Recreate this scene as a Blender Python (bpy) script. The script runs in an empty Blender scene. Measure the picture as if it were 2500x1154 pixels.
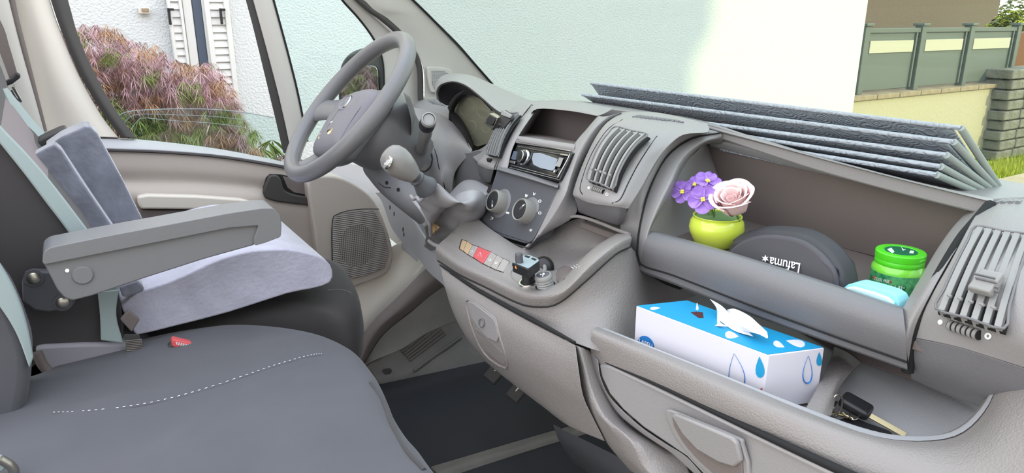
import bpy, math, random
from mathutils import Vector
from mathutils.bvhtree import BVHTree
random.seed(4)
V = Vector
SC = bpy.context.scene
COL = SC.collection
# ------------------------------------------------------------------ camera (metres; x forward in the van, y to the driver's side, z up from the cab floor)
F_PX = 1720.0
PITCH = math.radians(17)
HEAD = math.radians(58)
CAM = V((0, -1.07, 1.08))
cd = bpy.data.cameras.new('camera')
cam = bpy.data.objects.new('camera', cd)
COL.objects.link(cam)
cam.location = CAM
cam.rotation_euler = (math.radians(90) - PITCH, 0, HEAD - math.radians(90))
cd.sensor_fit = 'HORIZONTAL'
cd.sensor_width = 36
cd.lens = 36 * F_PX / 2500
cd.clip_start = .01
SC.camera = cam
# ------------------------------------------------------------------ sky, sun, exposure
wd = bpy.data.worlds.new('sky')
SC.world = wd
wd.use_nodes = True
nt = wd.node_tree
bg = nt.nodes['Background']
tc = nt.nodes.new('ShaderNodeTexCoord')
sp = nt.nodes.new('ShaderNodeSeparateXYZ')
rp = nt.nodes.new('ShaderNodeValToRGB')
nt.links.new(tc.outputs['Generated'], sp.inputs[0])
nt.links.new(sp.outputs['Z'], rp.inputs[0])
rp.color_ramp.elements[0].color = (.93, .91, .88, 1)
rp.color_ramp.elements[1].color = (.76, .83, .95, 1)
nt.links.new(rp.outputs[0], bg.inputs[0])
bg.inputs[1].default_value = 1.0
sl = bpy.data.lights.new('sun', 'SUN')
sl.energy = 1.3
sl.angle = math.radians(.8)
sl.color = (1, .85, .42)
so = bpy.data.objects.new('sun', sl)
COL.objects.link(so)
SUN = V((.4, -.8, .35)).normalized()
so.rotation_euler = SUN.to_track_quat('Z', 'Y').to_euler()
so.location = (3, -8, 6)
vs = SC.view_settings
vs.view_transform = 'Standard'
vs.look = 'None'
vs.gamma = 1
vs.use_curve_mapping = False
vs.exposure = 1.85

# ------------------------------------------------------------------ measuring
def ray(px, py):
    a = px - 1250
    b = 577 - py
    fw = F_PX * math.cos(PITCH) + b * math.sin(PITCH)
    up = b * math.cos(PITCH) - F_PX * math.sin(PITCH)
    return V((fw * math.cos(HEAD) + a * math.sin(HEAD), fw * math.sin(HEAD) - a * math.cos(HEAD), up))
def W(px, py, x=None, y=None, z=None):
    r = ray(px, py)
    s = (x - CAM.x) / r.x if x is not None else (y - CAM.y) / r.y if y is not None else (z - CAM.z) / r.z
    return CAM + r * s
def X(l, x=None): return [W(p[0], p[1], x=p[2] if len(p) > 2 else x) for p in l]
def Y(l, y=None): return [W(p[0], p[1], y=p[2] if len(p) > 2 else y) for p in l]
def Z(l, z=None): return [W(p[0], p[1], z=p[2] if len(p) > 2 else z) for p in l]
def on(o, px, py, off=.0008):
    """where the line of sight meets an object already built"""
    r = ray(px, py).normalized()
    h = BVH[o.name].ray_cast(CAM, r)
    if h[0] is None:
        h = BVH[o.name].find_nearest(CAM + r * (BC[o.name] - CAM).length)
    return h[0] - r * off

# ------------------------------------------------------------------ materials
def srgb(c):
    return tuple(((v / 255) / 12.92 if v / 255 <= .04045 else ((v / 255 + .055) / 1.055) ** 2.4) for v in c)
def mat(name, rgb, rough=.5, metal=0, bump=0, bscale=300, var=0, vscale=30, spec=.5, trans=0, alpha=1, emit=0, sheen=0, kind='noise', col2=None, coat=0, ior=1.45):
    m = bpy.data.materials.new(name)
    m.use_nodes = True
    n = m.node_tree.nodes
    l = m.node_tree.links
    b = n['Principled BSDF']
    c = srgb(rgb) + (1,)
    b.inputs['Base Color'].default_value = c
    b.inputs['Roughness'].default_value = rough
    b.inputs['Metallic'].default_value = metal
    b.inputs['Specular IOR Level'].default_value = spec
    b.inputs['Transmission Weight'].default_value = trans
    b.inputs['IOR'].default_value = ior
    b.inputs['Alpha'].default_value = alpha
    b.inputs['Coat Weight'].default_value = coat
    if sheen:
        b.inputs['Sheen Weight'].default_value = sheen
        b.inputs['Sheen Roughness'].default_value = .4
    if emit:
        b.inputs['Emission Color'].default_value = c
        b.inputs['Emission Strength'].default_value = emit
    t = n.new('ShaderNodeTexCoord')
    if bump:
        if kind == 'noise':
            x = n.new('ShaderNodeTexNoise'); x.inputs['Scale'].default_value = bscale; x.inputs['Detail'].default_value = 2
            out = x.outputs[0]
        else:
            x = n.new('ShaderNodeTexVoronoi'); x.inputs['Scale'].default_value = bscale
            out = x.outputs[0]
            if kind == 'swirl':
                k1 = n.new('ShaderNodeMath'); k1.operation = 'MULTIPLY'; k1.inputs[1].default_value = 26
                k2 = n.new('ShaderNodeMath'); k2.operation = 'SINE'
                l.new(out, k1.inputs[0]); l.new(k1.outputs[0], k2.inputs[0]); out = k2.outputs[0]
        l.new(t.outputs['Object'], x.inputs['Vector'])
        bp = n.new('ShaderNodeBump'); bp.inputs['Strength'].default_value = bump; bp.inputs['Distance'].default_value = (.6 if kind != 'swirl' else .03) / bscale
        l.new(out, bp.inputs['Height']); l.new(bp.outputs[0], b.inputs['Normal'])
    if var:
        x = n.new('ShaderNodeTexNoise'); x.inputs['Scale'].default_value = vscale; x.inputs['Detail'].default_value = 3
        l.new(t.outputs['Object'], x.inputs['Vector'])
        r = n.new('ShaderNodeValToRGB')
        c2 = srgb(col2) if col2 else tuple(v * (1 - var) for v in c[:3])
        r.color_ramp.elements[0].position = .35; r.color_ramp.elements[1].position = .65
        r.color_ramp.elements[0].color = tuple(c2) + (1,)
        r.color_ramp.elements[1].color = tuple(min(1, v * (1 + (0 if col2 else var * .6))) for v in c[:3]) + (1,)
        l.new(x.outputs[0], r.inputs[0]); l.new(r.outputs[0], b.inputs['Base Color'])
    return m
def glass(name, tint=(.93, .98, .97), gloss=.035):
    m = bpy.data.materials.new(name)
    m.use_nodes = True
    n = m.node_tree.nodes; l = m.node_tree.links
    n.remove(n['Principled BSDF'])
    o = n['Material Output']
    a = n.new('ShaderNodeBsdfTransparent'); a.inputs[0].default_value = tint + (1,)
    g = n.new('ShaderNodeBsdfGlossy'); g.inputs['Roughness'].default_value = .02
    x = n.new('ShaderNodeMixShader')
    x.inputs[0].default_value = gloss; l.new(a.outputs[0], x.inputs[1]); l.new(g.outputs[0], x.inputs[2]); l.new(x.outputs[0], o.inputs[0])
    return m
GRAIN = dict(bump=.22, bscale=620, kind='v')
M = {}
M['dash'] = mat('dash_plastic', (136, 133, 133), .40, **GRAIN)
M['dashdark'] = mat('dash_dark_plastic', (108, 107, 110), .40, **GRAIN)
M['console'] = mat('console_plastic', (130, 125, 123), .42, bump=.35, bscale=420, kind='v')
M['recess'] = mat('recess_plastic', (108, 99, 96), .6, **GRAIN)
M['climate'] = mat('climate_plastic', (76, 77, 82), .45, bump=.1, bscale=900)
M['black'] = mat('black_plastic', (34, 34, 37), .4)
M['void2'] = mat('cubby_lining', (84, 76, 76), .8)
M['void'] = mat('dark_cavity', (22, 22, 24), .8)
M['rubber'] = mat('black_rubber', (62, 59, 58), .6)
M['wheel'] = mat('steering_wheel_skin', (106, 105, 107), .33, bump=.15, bscale=900)
M['hub'] = mat('wheel_hub_plastic', (118, 117, 126), .5, bump=.15, bscale=900)
M['gaiter'] = mat('gaiter_leatherette', (140, 138, 141), .38)
M['knob'] = mat('knob_plastic', (118, 116, 114), .25)
M['chrome'] = mat('chrome', (215, 215, 215), .15, metal=1)
M['steel'] = mat('steel', (175, 170, 160), .3, metal=1)
M['brass'] = mat('nickel_brass', (176, 164, 130), .35, metal=1)
M['white'] = mat('white_print', (235, 235, 235), .5)
M['doorp'] = mat('door_panel_plastic', (178, 168, 160), .55, **GRAIN)
M['rail'] = mat('door_rail_plastic', (160, 160, 164), .5, **GRAIN)
M['cream'] = mat('body_cream_paint', (214, 206, 196), .3, spec=.5)
M['trimg'] = mat('pillar_trim_grey', (184, 180, 174), .5, bump=.1, bscale=500)
M['fabric'] = mat('seat_cover_fabric', (77, 77, 82), .9, bump=.3, bscale=1400, var=.06, vscale=8, sheen=.12)
M['fabricblack'] = mat('seat_cover_black', (62, 59, 60), .9, bump=.3, bscale=1400, sheen=.12)
M['mint'] = mat('seat_cover_grey_green', (146, 158, 158), .9, bump=.2, bscale=1200)
M['mauve'] = mat('seat_cover_mauve_grey', (126, 118, 120), .9, bump=.2, bscale=1200)
M['velour'] = mat('crushed_velour', (176, 174, 190), .75, bump=.3, bscale=130, var=.10, vscale=20, sheen=.5)
M['velourd'] = mat('dark_velour', (116, 118, 130), .8, bump=.2, bscale=90, var=.22, vscale=22, sheen=.6)
M['mat'] = mat('floor_mat_rubber', (40, 41, 46), .8, bump=.2, bscale=600)
M['floor'] = mat('floor_lining', (112, 108, 104), .65, bump=.2, bscale=200, var=.15, vscale=8)
M['shade'] = mat('foil_shade', (160, 166, 174), .5, bump=.9, bscale=42, kind='swirl')
M['shadetrim'] = mat('shade_binding', (150, 158, 154), .8)
M['glass'] = glass('window_glass', (.80, .862, .838))
M['glassd'] = glass('side_window_glass', (.90, .97, .955))

# ------------------------------------------------------------------ building
WL = {}
BVH = {}
BC = {}
def place(o, loc, parent):
    WL[o.name] = V(loc)
    if parent is not None:
        o.parent = parent
        o.location = V(loc) - WL[parent.name]
    else:
        o.location = loc
def mk(name, verts, faces, m, parent=None, angle=40, bevel=0, seg=2, sub=0, mids=None, smooth=True):
    verts = [V(v) for v in verts]
    c = sum(verts, V()) / len(verts)
    me = bpy.data.meshes.new(name)
    me.from_pydata([v - c for v in verts], [], faces)
    import bmesh
    bm = bmesh.new(); bm.from_mesh(me)
    bmesh.ops.recalc_face_normals(bm, faces=bm.faces)
    bm.to_mesh(me); bm.free()
    for x in (m if isinstance(m, (list, tuple)) else [m]): me.materials.append(x)
    if mids:
        for p, i in zip(me.polygons, mids): p.material_index = i
    if smooth:
        me.shade_smooth()
        me.set_sharp_from_angle(angle=math.radians(angle))
    o = bpy.data.objects.new(name, me)
    COL.objects.link(o)
    place(o, c, parent)
    BVH[o.name] = BVHTree.FromPolygons(verts, faces)
    BC[o.name] = c
    if bevel:
        b = o.modifiers.new('bevel', 'BEVEL'); b.width = bevel; b.segments = seg; b.limit_method = 'ANGLE'; b.angle_limit = math.radians(35); b.harden_normals = False
    if sub:
        s = o.modifiers.new('sub', 'SUBSURF'); s.levels = sub; s.render_levels = sub
    return o
def thing(name, label, cat, loc, group=None):
    o = bpy.data.objects.new(name, None)
    COL.objects.link(o)
    o.empty_display_size = .05
    place(o, loc, None)
    o['label'] = label; o['category'] = cat
    if group: o['group'] = group
    return o
def tag(o, label, cat, group=None):
    o['label'] = label; o['category'] = cat
    if group: o['group'] = group
    return o
def struct(o):
    o['kind'] = 'structure'
    return o
def cr(p, n, closed=False):
    """smooth curve through the given points, n steps per span"""
    k = len(p)
    if k < 2 or n <= 1: return [V(q) for q in p]
    out = []
    for i in range(k if closed else k - 1):
        if closed: a, b, c, d = p[(i - 1) % k], p[i], p[(i + 1) % k], p[(i + 2) % k]
        else:
            b, c = p[i], p[i + 1]
            a = p[i - 1] if i > 0 else b * 2 - c
            d = p[i + 2] if i + 2 < k else c * 2 - b
        for j in range(n):
            t = j / n
            out.append(.5 * ((2 * b) + (c - a) * t + (2 * a - 5 * b + 4 * c - d) * t * t + (3 * b - a - 3 * c + d) * t ** 3))
    if not closed: out.append(V(p[-1]))
    return out
def shell(name, rows, m, parent=None, back=(.03, 0, 0), n=4, mm=4, bevel=.002, angle=40):
    """curved panel through rows of points, given thickness by the vector back"""
    rs = [cr(r, mm) for r in rows]
    cols = list(zip(*rs))
    cs = [cr(list(c), n) for c in cols]
    nc = len(cs); nr = len(cs[0])
    f = [cs[j][i] for i in range(nr) for j in range(nc)]
    N = nr * nc
    bk = V(back)
    if (bk.y == 0 and bk.x > 0) or (bk.x == 0 and bk.y > 0):
        # hidden side lies straight behind the visible face
        bk = (sum(f, V()) / N - CAM).normalized() * min(bk.length, .03)
    vs_ = f + [p + bk for p in f]
    fa = []
    for i in range(nr - 1):
        for j in range(nc - 1):
            a = i * nc + j
            fa.append((a, a + 1, a + nc + 1, a + nc))
            fa.append((N + a, N + a + nc, N + a + nc + 1, N + a + 1))
    ed = [(j, j + 1) for j in range(nc - 1)] + [((nr - 1) * nc + j + 1, (nr - 1) * nc + j) for j in range(nc - 1)]
    ed += [((i + 1) * nc, i * nc) for i in range(nr - 1)] + [(i * nc + nc - 1, (i + 1) * nc + nc - 1) for i in range(nr - 1)]
    for a, b in ed: fa.append((a, N + a, N + b, b))
    return mk(name, vs_, fa, m, parent, bevel=bevel, angle=angle)
def rnd(p, r):
    """cut every corner of a closed outline with a small arc"""
    out = []
    k = len(p)
    for i in range(k):
        a, b, c = p[i - 1], p[i], p[(i + 1) % k]
        u = min(r, (a - b).length * .45); w = min(r, (c - b).length * .45)
        A = b + (a - b).normalized() * u; C = b + (c - b).normalized() * w
        for t in (0, .25, .5, .75, 1):
            out.append(A * (1 - t) ** 2 + b * 2 * t * (1 - t) + C * t * t)
    return out
def plate(name, pts, back, m, parent=None, bevel=.003, seg=3, r=0, smooth=0, sub=0):
    if smooth: pts = cr(pts, smooth, True)
    if r: pts = rnd(pts, r)
    k = len(pts)
    bk = V(back)
    v = list(pts) + [p + bk for p in pts]
    fa = [tuple(range(k)), tuple(range(2 * k - 1, k - 1, -1))] + [(i, i + k, (i + 1) % k + k, (i + 1) % k) for i in range(k)]
    return mk(name, v, fa, m, parent, bevel=bevel, seg=seg)
def tube(name, pts, r, m, parent=None, closed=False, seg=10, n=5, flat=1, bevel=0, up=(0, 0, 1)):
    P = cr([V(p) for p in pts], n, closed) if n > 1 else [V(p) for p in pts]
    k = len(P)
    if not isinstance(r, (list, tuple)): r = [r] * len(pts)
    rr = [x.x for x in cr([V((a, 0, 0)) for a in r], n, closed)] if n > 1 else r
    up = V(up)
    v = []
    t0 = (P[1] - P[0]).normalized()
    s = t0.cross(up)
    if s.length < .1: s = t0.cross(V((1, 0, 0)))
    s.normalize()
    for i in range(k):
        a = P[(i - 1) % k] if closed or i else P[0]
        b = P[(i + 1) % k] if closed or i < k - 1 else P[-1]
        t = (b - a).normalized()
        s = (s - t * s.dot(t)).normalized()
        w = t.cross(s)
        for j in range(seg):
            q = 2 * math.pi * j / seg
            v.append(P[i] + (s * math.cos(q) + w * math.sin(q) * flat) * rr[i])
    fa = []
    for i in range(k if closed else k - 1):
        for j in range(seg):
            a = i * seg + j; b = i * seg + (j + 1) % seg
            c = ((i + 1) % k) * seg + (j + 1) % seg; d = ((i + 1) % k) * seg + j
            fa.append((a, b, c, d))
    if not closed:
        fa.append(tuple(range(seg))[::-1]); fa.append(tuple((k - 1) * seg + j for j in range(seg)))
    return mk(name, v, fa, m, parent, angle=50)
def frame_of(ax):
    ax = V(ax).normalized()
    u = ax.cross(V((0, 0, 1)))
    if u.length < .05: u = V((1, 0, 0))
    u.normalize()
    return ax, u, ax.cross(u).normalized()
def lathe(name, prof, org, ax, m, parent=None, seg=32, closed=False, angle=40, sx=1, rib=0, nrib=0, mids=None):
    """prof: list of (radius, height along the axis)"""
    ax, u, w = frame_of(ax)
    v = []
    for r, h in prof:
        for j in range(seg):
            q = 2 * math.pi * j / seg
            k = r * (1 + (rib if rib and (j % 2) else 0))
            v.append(V(org) + ax * h + (u * math.cos(q) * sx + w * math.sin(q)) * k)
    fa = []
    mi = []
    k = len(prof)
    for i in range(k if closed else k - 1):
        for j in range(seg):
            fa.append((i * seg + j, i * seg + (j + 1) % seg, ((i + 1) % k) * seg + (j + 1) % seg, ((i + 1) % k) * seg + j))
            mi.append(mids[i] if mids else 0)
    if not closed:
        fa.append(tuple(range(seg))[::-1]); fa.append(tuple((k - 1) * seg + j for j in range(seg)))
        mi += [mids[0] if mids else 0, mids[-1] if mids else 0]
    return mk(name, v, fa, m, parent, angle=angle, mids=mi if mids else None)
def box(name, c, s, m, parent=None, ux=(1, 0, 0), uy=(0, 1, 0), bevel=.002, seg=2):
    ux = V(ux).normalized(); uy = V(uy); uy = (uy - ux * uy.dot(ux)).normalized(); uz = ux.cross(uy)
    c = V(c)
    v = [c + ux * s[0] / 2 * a + uy * s[1] / 2 * b + uz * s[2] / 2 * d for a in (-1, 1) for b in (-1, 1) for d in (-1, 1)]
    fa = [(0, 1, 3, 2), (4, 6, 7, 5), (0, 4, 5, 1), (2, 3, 7, 6), (0, 2, 6, 4), (1, 5, 7, 3)]
    return mk(name, v, fa, m, parent, bevel=bevel, seg=seg)
def loft(name, loops, m, parent=None, n=4, k=5, cap=(True, True), noise=0, nf=30):
    L = [cr(l, k, True) for l in loops]
    cols = [cr(list(c), n) for c in zip(*L)]
    nr = len(cols[0]); nc = len(cols)
    v = [cols[j][i] for i in range(nr) for j in range(nc)]
    if noise:
        from mathutils import noise as ns
        v = [p + ns.noise_vector(p * nf) * noise for p in v]
    fa = [(i * nc + j, i * nc + (j + 1) % nc, (i + 1) * nc + (j + 1) % nc, (i + 1) * nc + j) for i in range(nr - 1) for j in range(nc)]
    if cap[0]: fa.append(tuple(range(nc))[::-1])
    if cap[1]: fa.append(tuple((nr - 1) * nc + j for j in range(nc)))
    return mk(name, v, fa, m, parent, angle=60)
def pillow(name, outline, levels, m, parent=None, k=4, dome=.01, wob=0):
    """upholstered block: outline in plan (world points, z ignored), levels = (scale, z)"""
    o = cr([V((p.x, p.y, 0)) for p in outline], k, True)
    c = sum(o, V()) / len(o)
    nc = len(o)
    v = []
    from mathutils import noise as ns
    for s, z in levels:
        for p in o:
            q = V((c.x + (p.x - c.x) * s, c.y + (p.y - c.y) * s, z))
            if wob: q.z += wob * (1 - s ** 6) * (ns.noise(V((q.x * 5, q.y * 9, 3))) + .5 * ns.noise(V((q.x * 11, q.y * 17, 7))))
            v.append(q)
    nr = len(levels)
    fa = [(i * nc + j, i * nc + (j + 1) % nc, (i + 1) * nc + (j + 1) % nc, (i + 1) * nc + j) for i in range(nr - 1) for j in range(nc)]
    v.append(V((c.x, c.y, levels[-1][1] + dome)))
    fa += [((nr - 1) * nc + j, (nr - 1) * nc + (j + 1) % nc, nr * nc) for j in range(nc)]
    fa.append(tuple(range(nc))[::-1])
    return mk(name, v, fa, m, parent, angle=60)
def text(name, s, p0, p1, ptop, m, parent=None, ext=.0003, italic=0, bold=.0):
    """lettering from p0 to p1 along its foot, ptop above p0 gives its height"""
    cu = bpy.data.curves.new(name, 'FONT')
    cu.body = s; cu.extrude = .001; cu.shear = italic; cu.offset = bold
    ob = bpy.data.objects.new(name, cu)
    COL.objects.link(ob)
    bpy.context.view_layer.update()
    me0 = bpy.data.meshes.new_from_object(ob.evaluated_get(bpy.context.evaluated_depsgraph_get()))
    xs = [v.co.x for v in me0.vertices]; ys = [v.co.y for v in me0.vertices]
    x0, x1, y0, y1 = min(xs), max(xs), min(ys), max(ys)
    p0, p1, ptop = V(p0), V(p1), V(ptop)
    nrm = (p1 - p0).cross(ptop - p0).normalized()
    v = [p0 + (p1 - p0) * ((q.co.x - x0) / (x1 - x0)) + (ptop - p0) * ((q.co.y - y0) / (y1 - y0)) + nrm * (q.co.z / .001) * ext for q in me0.vertices]
    fa = [tuple(p.vertices) for p in me0.polygons]
    COL.objects.unlink(ob)
    bpy.data.objects.remove(ob); bpy.data.curves.remove(cu); bpy.data.meshes.remove(me0)
    return mk(name, v, fa, m, parent, smooth=False)
# ================================================================== OUTSIDE
GZ = -.62
M['stucco'] = mat('white_stucco', (206, 209, 211), .9, bump=.9, bscale=80)
M['house'] = mat('beige_render', (106, 92, 84), .9, bump=.3, bscale=20)
M['lowwall'] = mat('cream_render', (176, 168, 144), .9, bump=.3, bscale=25)
M['fence'] = mat('fence_grey_aluminium', (92, 99, 94), .5)
M['frost'] = mat('frosted_strip', (180, 176, 158), .6)
M['coping'] = mat('coping_stone', (150, 134, 112), .9, var=.2, vscale=6)
M['pvc'] = mat('white_pvc', (214, 214, 212), .4)
M['slate'] = mat('slate_blue_frame', (74, 84, 100), .5)
M['grass'] = mat('lawn', (120, 150, 60), .95, bump=1, bscale=40, var=.3, vscale=6)
M['pave'] = mat('pavement', (180, 165, 140), .9, bump=.3, bscale=30, var=.1, vscale=3)
M['gabion'] = mat('grey_stone', (120, 118, 110), .9, bump=.6, bscale=15, var=.25, vscale=5)
M['brown'] = mat('brown_wood', (110, 66, 36), .7)
g = struct(box('ground_lawn', (6, 4, GZ - .05), (60, 60, .1), M['grass'], bevel=0))
g.name = 'floor'
pv = struct(box('trim_1', (-2, -9.2, GZ + .001), (40, 23.6, .02), M['pave'], bevel=0))
# house wall facing the van, its shaded left part and sunlit right part are one wall
HX = W(2112, 60, y=3.3).x
h = struct(box('wall_left', ((HX - 9) / 2, 3.5, 2.2), (HX + 9, .4, 5.7), M['stucco'], bevel=.01))
# unseen house block added behind the camera to throw the shade over the van and most of the wall
ex = W(1700, 100, y=3.3)
k_ = (3.3 + 14) / .8
nb = struct(box('unseen_shade_wall', ((ex.x + .4 * k_ - 22) / 2, -16, 4.2), (ex.x + .4 * k_ + 22, 4, 10.4), M['stucco'], bevel=.01))
struct(box('unseen_shade_trim', (ex.x + .4 * k_ + .05, -14.2, ex.z + .35 * k_ + .32), (.24, .5, .6), M['stucco'], bevel=.01))  # jog added to the unseen block's corner to shape the shade edge
# beige house further back
bx = W(2424, 100, y=7).x
hb = tag(box('neighbour_house', ((bx + 5) / 2, 9, 2.5), (bx - 5, 4, 6.4), M['house'], bevel=.01), 'beige rendered house wall rising behind the grey fence', 'house')
# low wall with coping and three-panel fence
wy = 3.34
zc = W(2270, 228, y=wy).z
xR = W(2462, 225, y=wy).x
lw = thing('garden_wall', 'cream rendered low garden wall with stone coping under the fence', 'wall', (HX + 1.5, wy + .1, GZ))
box('wall_face', ((HX + xR) / 2, wy + .12, (GZ + zc) / 2), (xR - HX, .22, zc - GZ), M['lowwall'], lw, bevel=.01)
ncop = 8
for i in range(ncop):
    a = HX + (xR - HX) * i / ncop; b = HX + (xR - HX) * (i + 1) / ncop
    box('coping_stone', ((a + b) / 2, wy + .12, zc + .02), (b - a - .012, .30, .05), M['coping'], lw, bevel=.006)
fy = wy + .12
fence = thing('garden_fence', 'grey aluminium fence with frosted strips on the cream garden wall', 'fence', (HX + 1.5, fy, zc + .045))
posts = [W(q, 150, y=fy).x for q in (2100, 2236, 2353, 2466)]
zt = W(2250, 62, y=fy).z; zb = zc + .045
for i, xp in enumerate(posts):
    box('post', (xp, fy, (zt + zb) / 2), (.09, .09, zt - zb), M['fence'], fence, bevel=.006)
    box('post_cap', (xp, fy, zt + .01), (.13, .13, .03), M['fence'], fence, bevel=.006)
for i in range(3):
    a, b = posts[i] + .045, posts[i + 1] - .045
    c = (a + b) / 2; w_ = b - a; H_ = zt - zb
    f = box('panel', (c, fy + .01, zb + H_ * .49), (w_, .03, H_ * .9), M['fence'], fence, bevel=.004)
    box('panel_rail', (c, fy, zt - .05), (w_, .06, .05), M['fence'], f, bevel=.006)
    box('frosted_strip', (c - .02, fy - .012, zb + H_ * .69), (w_ * .84, .02, H_ * .18), M['frost'], f, bevel=.002)
    box('panel_stile', (b - .05, fy - .01, zb + H_ * .48), (.03, .03, H_ * .86), M['fence'], f, bevel=.004)
# stone pillar and brown shed edge at the far right
px0 = W(2448, 250, y=3.2).x
sp_ = thing('stone_pillar', 'grey stone block pillar at the end of the garden wall', 'pillar', (px0 + .6, 3.3, GZ))
zt2 = W(2480, 168, y=3.2).z
for r_ in range(9):
    for c_ in range(4):
        z0 = GZ + (zt2 - GZ) * r_ / 9
        box('stone_block', (px0 + .2 + c_ * .42 + (r_ % 2) * .04, 3.35, z0 + (zt2 - GZ) / 18), (.40, .4, (zt2 - GZ) / 9 - .015), M['gabion'], sp_, bevel=.015)
bp_ = W(2490, 130, y=3.9)
tag(box('timber_shed', (bp_.x + 1.3, 4.6, bp_.z - .1), (2.2, 1, .75), M['brown'], bevel=.01), 'brown timber screen behind the stone pillar', 'shed')
# rain pipe / small fixtures on the house wall
c = W(352, 26, y=3.28)
t_ = thing('wall_socket', 'small cream cover plate screwed to the white house wall', 'wall plate', c)
box('cover', c, (.055, .03, .032), M['cream'], t_, bevel=.004)
box('flap', c + V((.004, -.018, .003)), (.034, .008, .018), M['coping'], t_, bevel=.002)
def shutter(p0, p1, label, hinge):
    a = W(p0, 60, y=3.27).x; b = W(p1, 60, y=3.27).x
    zb_, zt_ = .62, 2.3
    t = thing('window_shutter', label, 'shutter', ((a + b) / 2, 3.25, zb_), 'white louvred shutters on the house')
    w = (b - a)
    for xx in (a + w * .1, b - w * .1): box('stile', (xx, 3.265, (zb_ + zt_) / 2), (w * .22, .04, zt_ - zb_), M['pvc'], t, bevel=.003)
    v = []; fa = []
    z = zb_
    k = 0
    while z < zt_ - .03:
        y0, y1 = 3.260, 3.268
        q = len(v)
        v += [V((a + w * .18, y0 - .006, z)), V((b - w * .18, y0 - .006, z)), V((b - w * .18, y1, z + .039)), V((a + w * .18, y1, z + .039)),
              V((a + w * .18, y0 - .006, z + .008)), V((b - w * .18, y0 - .006, z + .008)), V((b - w * .18, y1, z + .042)), V((a + w * .18, y1, z + .042))]
        fa += [(q, q + 1, q + 2, q + 3), (q + 4, q + 7, q + 6, q + 5), (q, q + 4, q + 5, q + 1), (q + 2, q + 6, q + 7, q + 3), (q, q + 3, q + 7, q + 4), (q + 1, q + 5, q + 6, q + 2)]
        z += .04
    mk('louvres', v, fa, M['pvc'], t)
    xh = a if hinge < 0 else b
    zz = W(410 if hinge < 0 else 535, 40, y=3.25).z
    box('latch', (xh + (.0 if hinge < 0 else -.05), 3.235, zz), (.012, .02, .085), M['black'], t, bevel=.002)
    box('latch_arm', (xh + (.01 if hinge < 0 else -.04), 3.23, zz + .035), (.03, .02, .012), M['black'], t, bevel=.002)
shutter(414, 449, 'narrow white louvred shutter left of the dark window frame', -1)
shutter(503, 562, 'wide white louvred shutter right of the dark window frame', 1)
a = W(452, 60, y=3.28).x; b = W(474, 60, y=3.28).x; c2 = W(497, 60, y=3.28).x; d2 = W(503, 60, y=3.28).x
wn = thing('house_window', 'tall white house window with a dark slate blue frame edge', 'window', ((a + c2) / 2, 3.28, .62))
box('reveal', ((a + b) / 2, 3.29, 1.45), (b - a, .03, 1.7), M['pvc'], wn, bevel=.003)
box('frame', ((b + c2) / 2, 3.285, 1.45), ((c2 - b) * .94, .03, 1.7), M['slate'], wn, bevel=.003)
box('edge_strip', ((c2 + d2) / 2, 3.285, 1.45), (d2 - c2, .03, 1.7), M['pvc'], wn, bevel=.002)
# foliage
def leaf_mesh(name, centres, mats, parent, nl, L, wd, droop, seed):
    R = random.Random(seed)
    v = []; fa = []; mi = []
    for (c, m, s) in centres:
        base = R.uniform(0, 6.28)
        for j in range(nl):
            q = base + (j / (nl - 1) - .5) * 2.6 + R.uniform(-.15, .15)
            d = V((math.cos(q), math.sin(q) * .7, -droop * R.uniform(.5, 1.3))).normalized()
            sd = d.cross(V((R.uniform(-.4, .4), R.uniform(-.4, .4), 1))).normalized() * wd * s
            l = L * s * R.uniform(.7, 1.15)
            k = len(v)
            v += [c, c + d * l * .35 + sd, c + d * l + V((0, 0, -l * .25 * droop)), c + d * l * .35 - sd]
            fa.append((k, k + 1, k + 2, k + 3)); mi.append(m)
    return mk(name, v, fa, mats, parent, mids=mi, smooth=False)
LM = [mat('maple_mauve', (160, 126, 130), .7), mat('maple_green', (122, 136, 74), .7), mat('maple_rust', (160, 126, 100), .7), mat('maple_pink', (178, 148, 154), .7)]
shr = thing('maple_shrub', 'mauve and green lace-leaf maple shrub outside the driver window', 'shrub', (.2, 2.6, GZ))
topc = [(-200, 60), (100, 62), (190, 72), (280, 68), (320, 98), (390, 130), (440, 150), (520, 165), (565, 205), (575, 240), (600, 300), (632, 330), (640, 345)]
def topat(px):
    for (a, b), (c, d) in zip(topc, topc[1:]):
        if a <= px <= c: return b + (d - b) * (px - a) / (c - a)
    return 400
R = random.Random(7)
cent = []
while len(cent) < 9500:
    px = R.uniform(-60, 636); t = topat(px)
    t += R.uniform(-22, 14) * abs(math.sin(px * .021))
    py = t + (R.random() ** 1.15) * (430 - t)
    d = R.uniform(0, .7)
    y = 2.25 + d
    dep = py - t
    if dep < 45 and R.random() < .6: continue
    if px > 540 and py > 210 and R.random() < .55 * (px - 540) / 90: continue
    if 430 < px < 500 and 250 < py < 275 and R.random() < .5: continue
    n_ = math.sin(px * .035 + 1.3) * math.cos(py * .05 + px * .01) + R.uniform(-.45, .45)
    gr = (py > 268) * .75 - (px > 540) * .25
    m = 1 if n_ + gr > .62 else (2 if n_ < -.45 else (0 if R.random() < .6 else 3))
    cent.append((W(px, py, y=y), m, R.uniform(.7, 1.2)))
leaf_mesh('foliage', cent, LM, shr, 7, .062, .0017, .8, 3)
low = [(V((R.uniform(-.7, .9), R.uniform(2.1, 2.9), R.uniform(GZ + .15, .5))), R.choice([0, 1, 1, 2]), 1.6) for _ in range(900)]
leaf_mesh('lower_foliage', low, LM, shr, 7, .09, .006, .75, 4)
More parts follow.
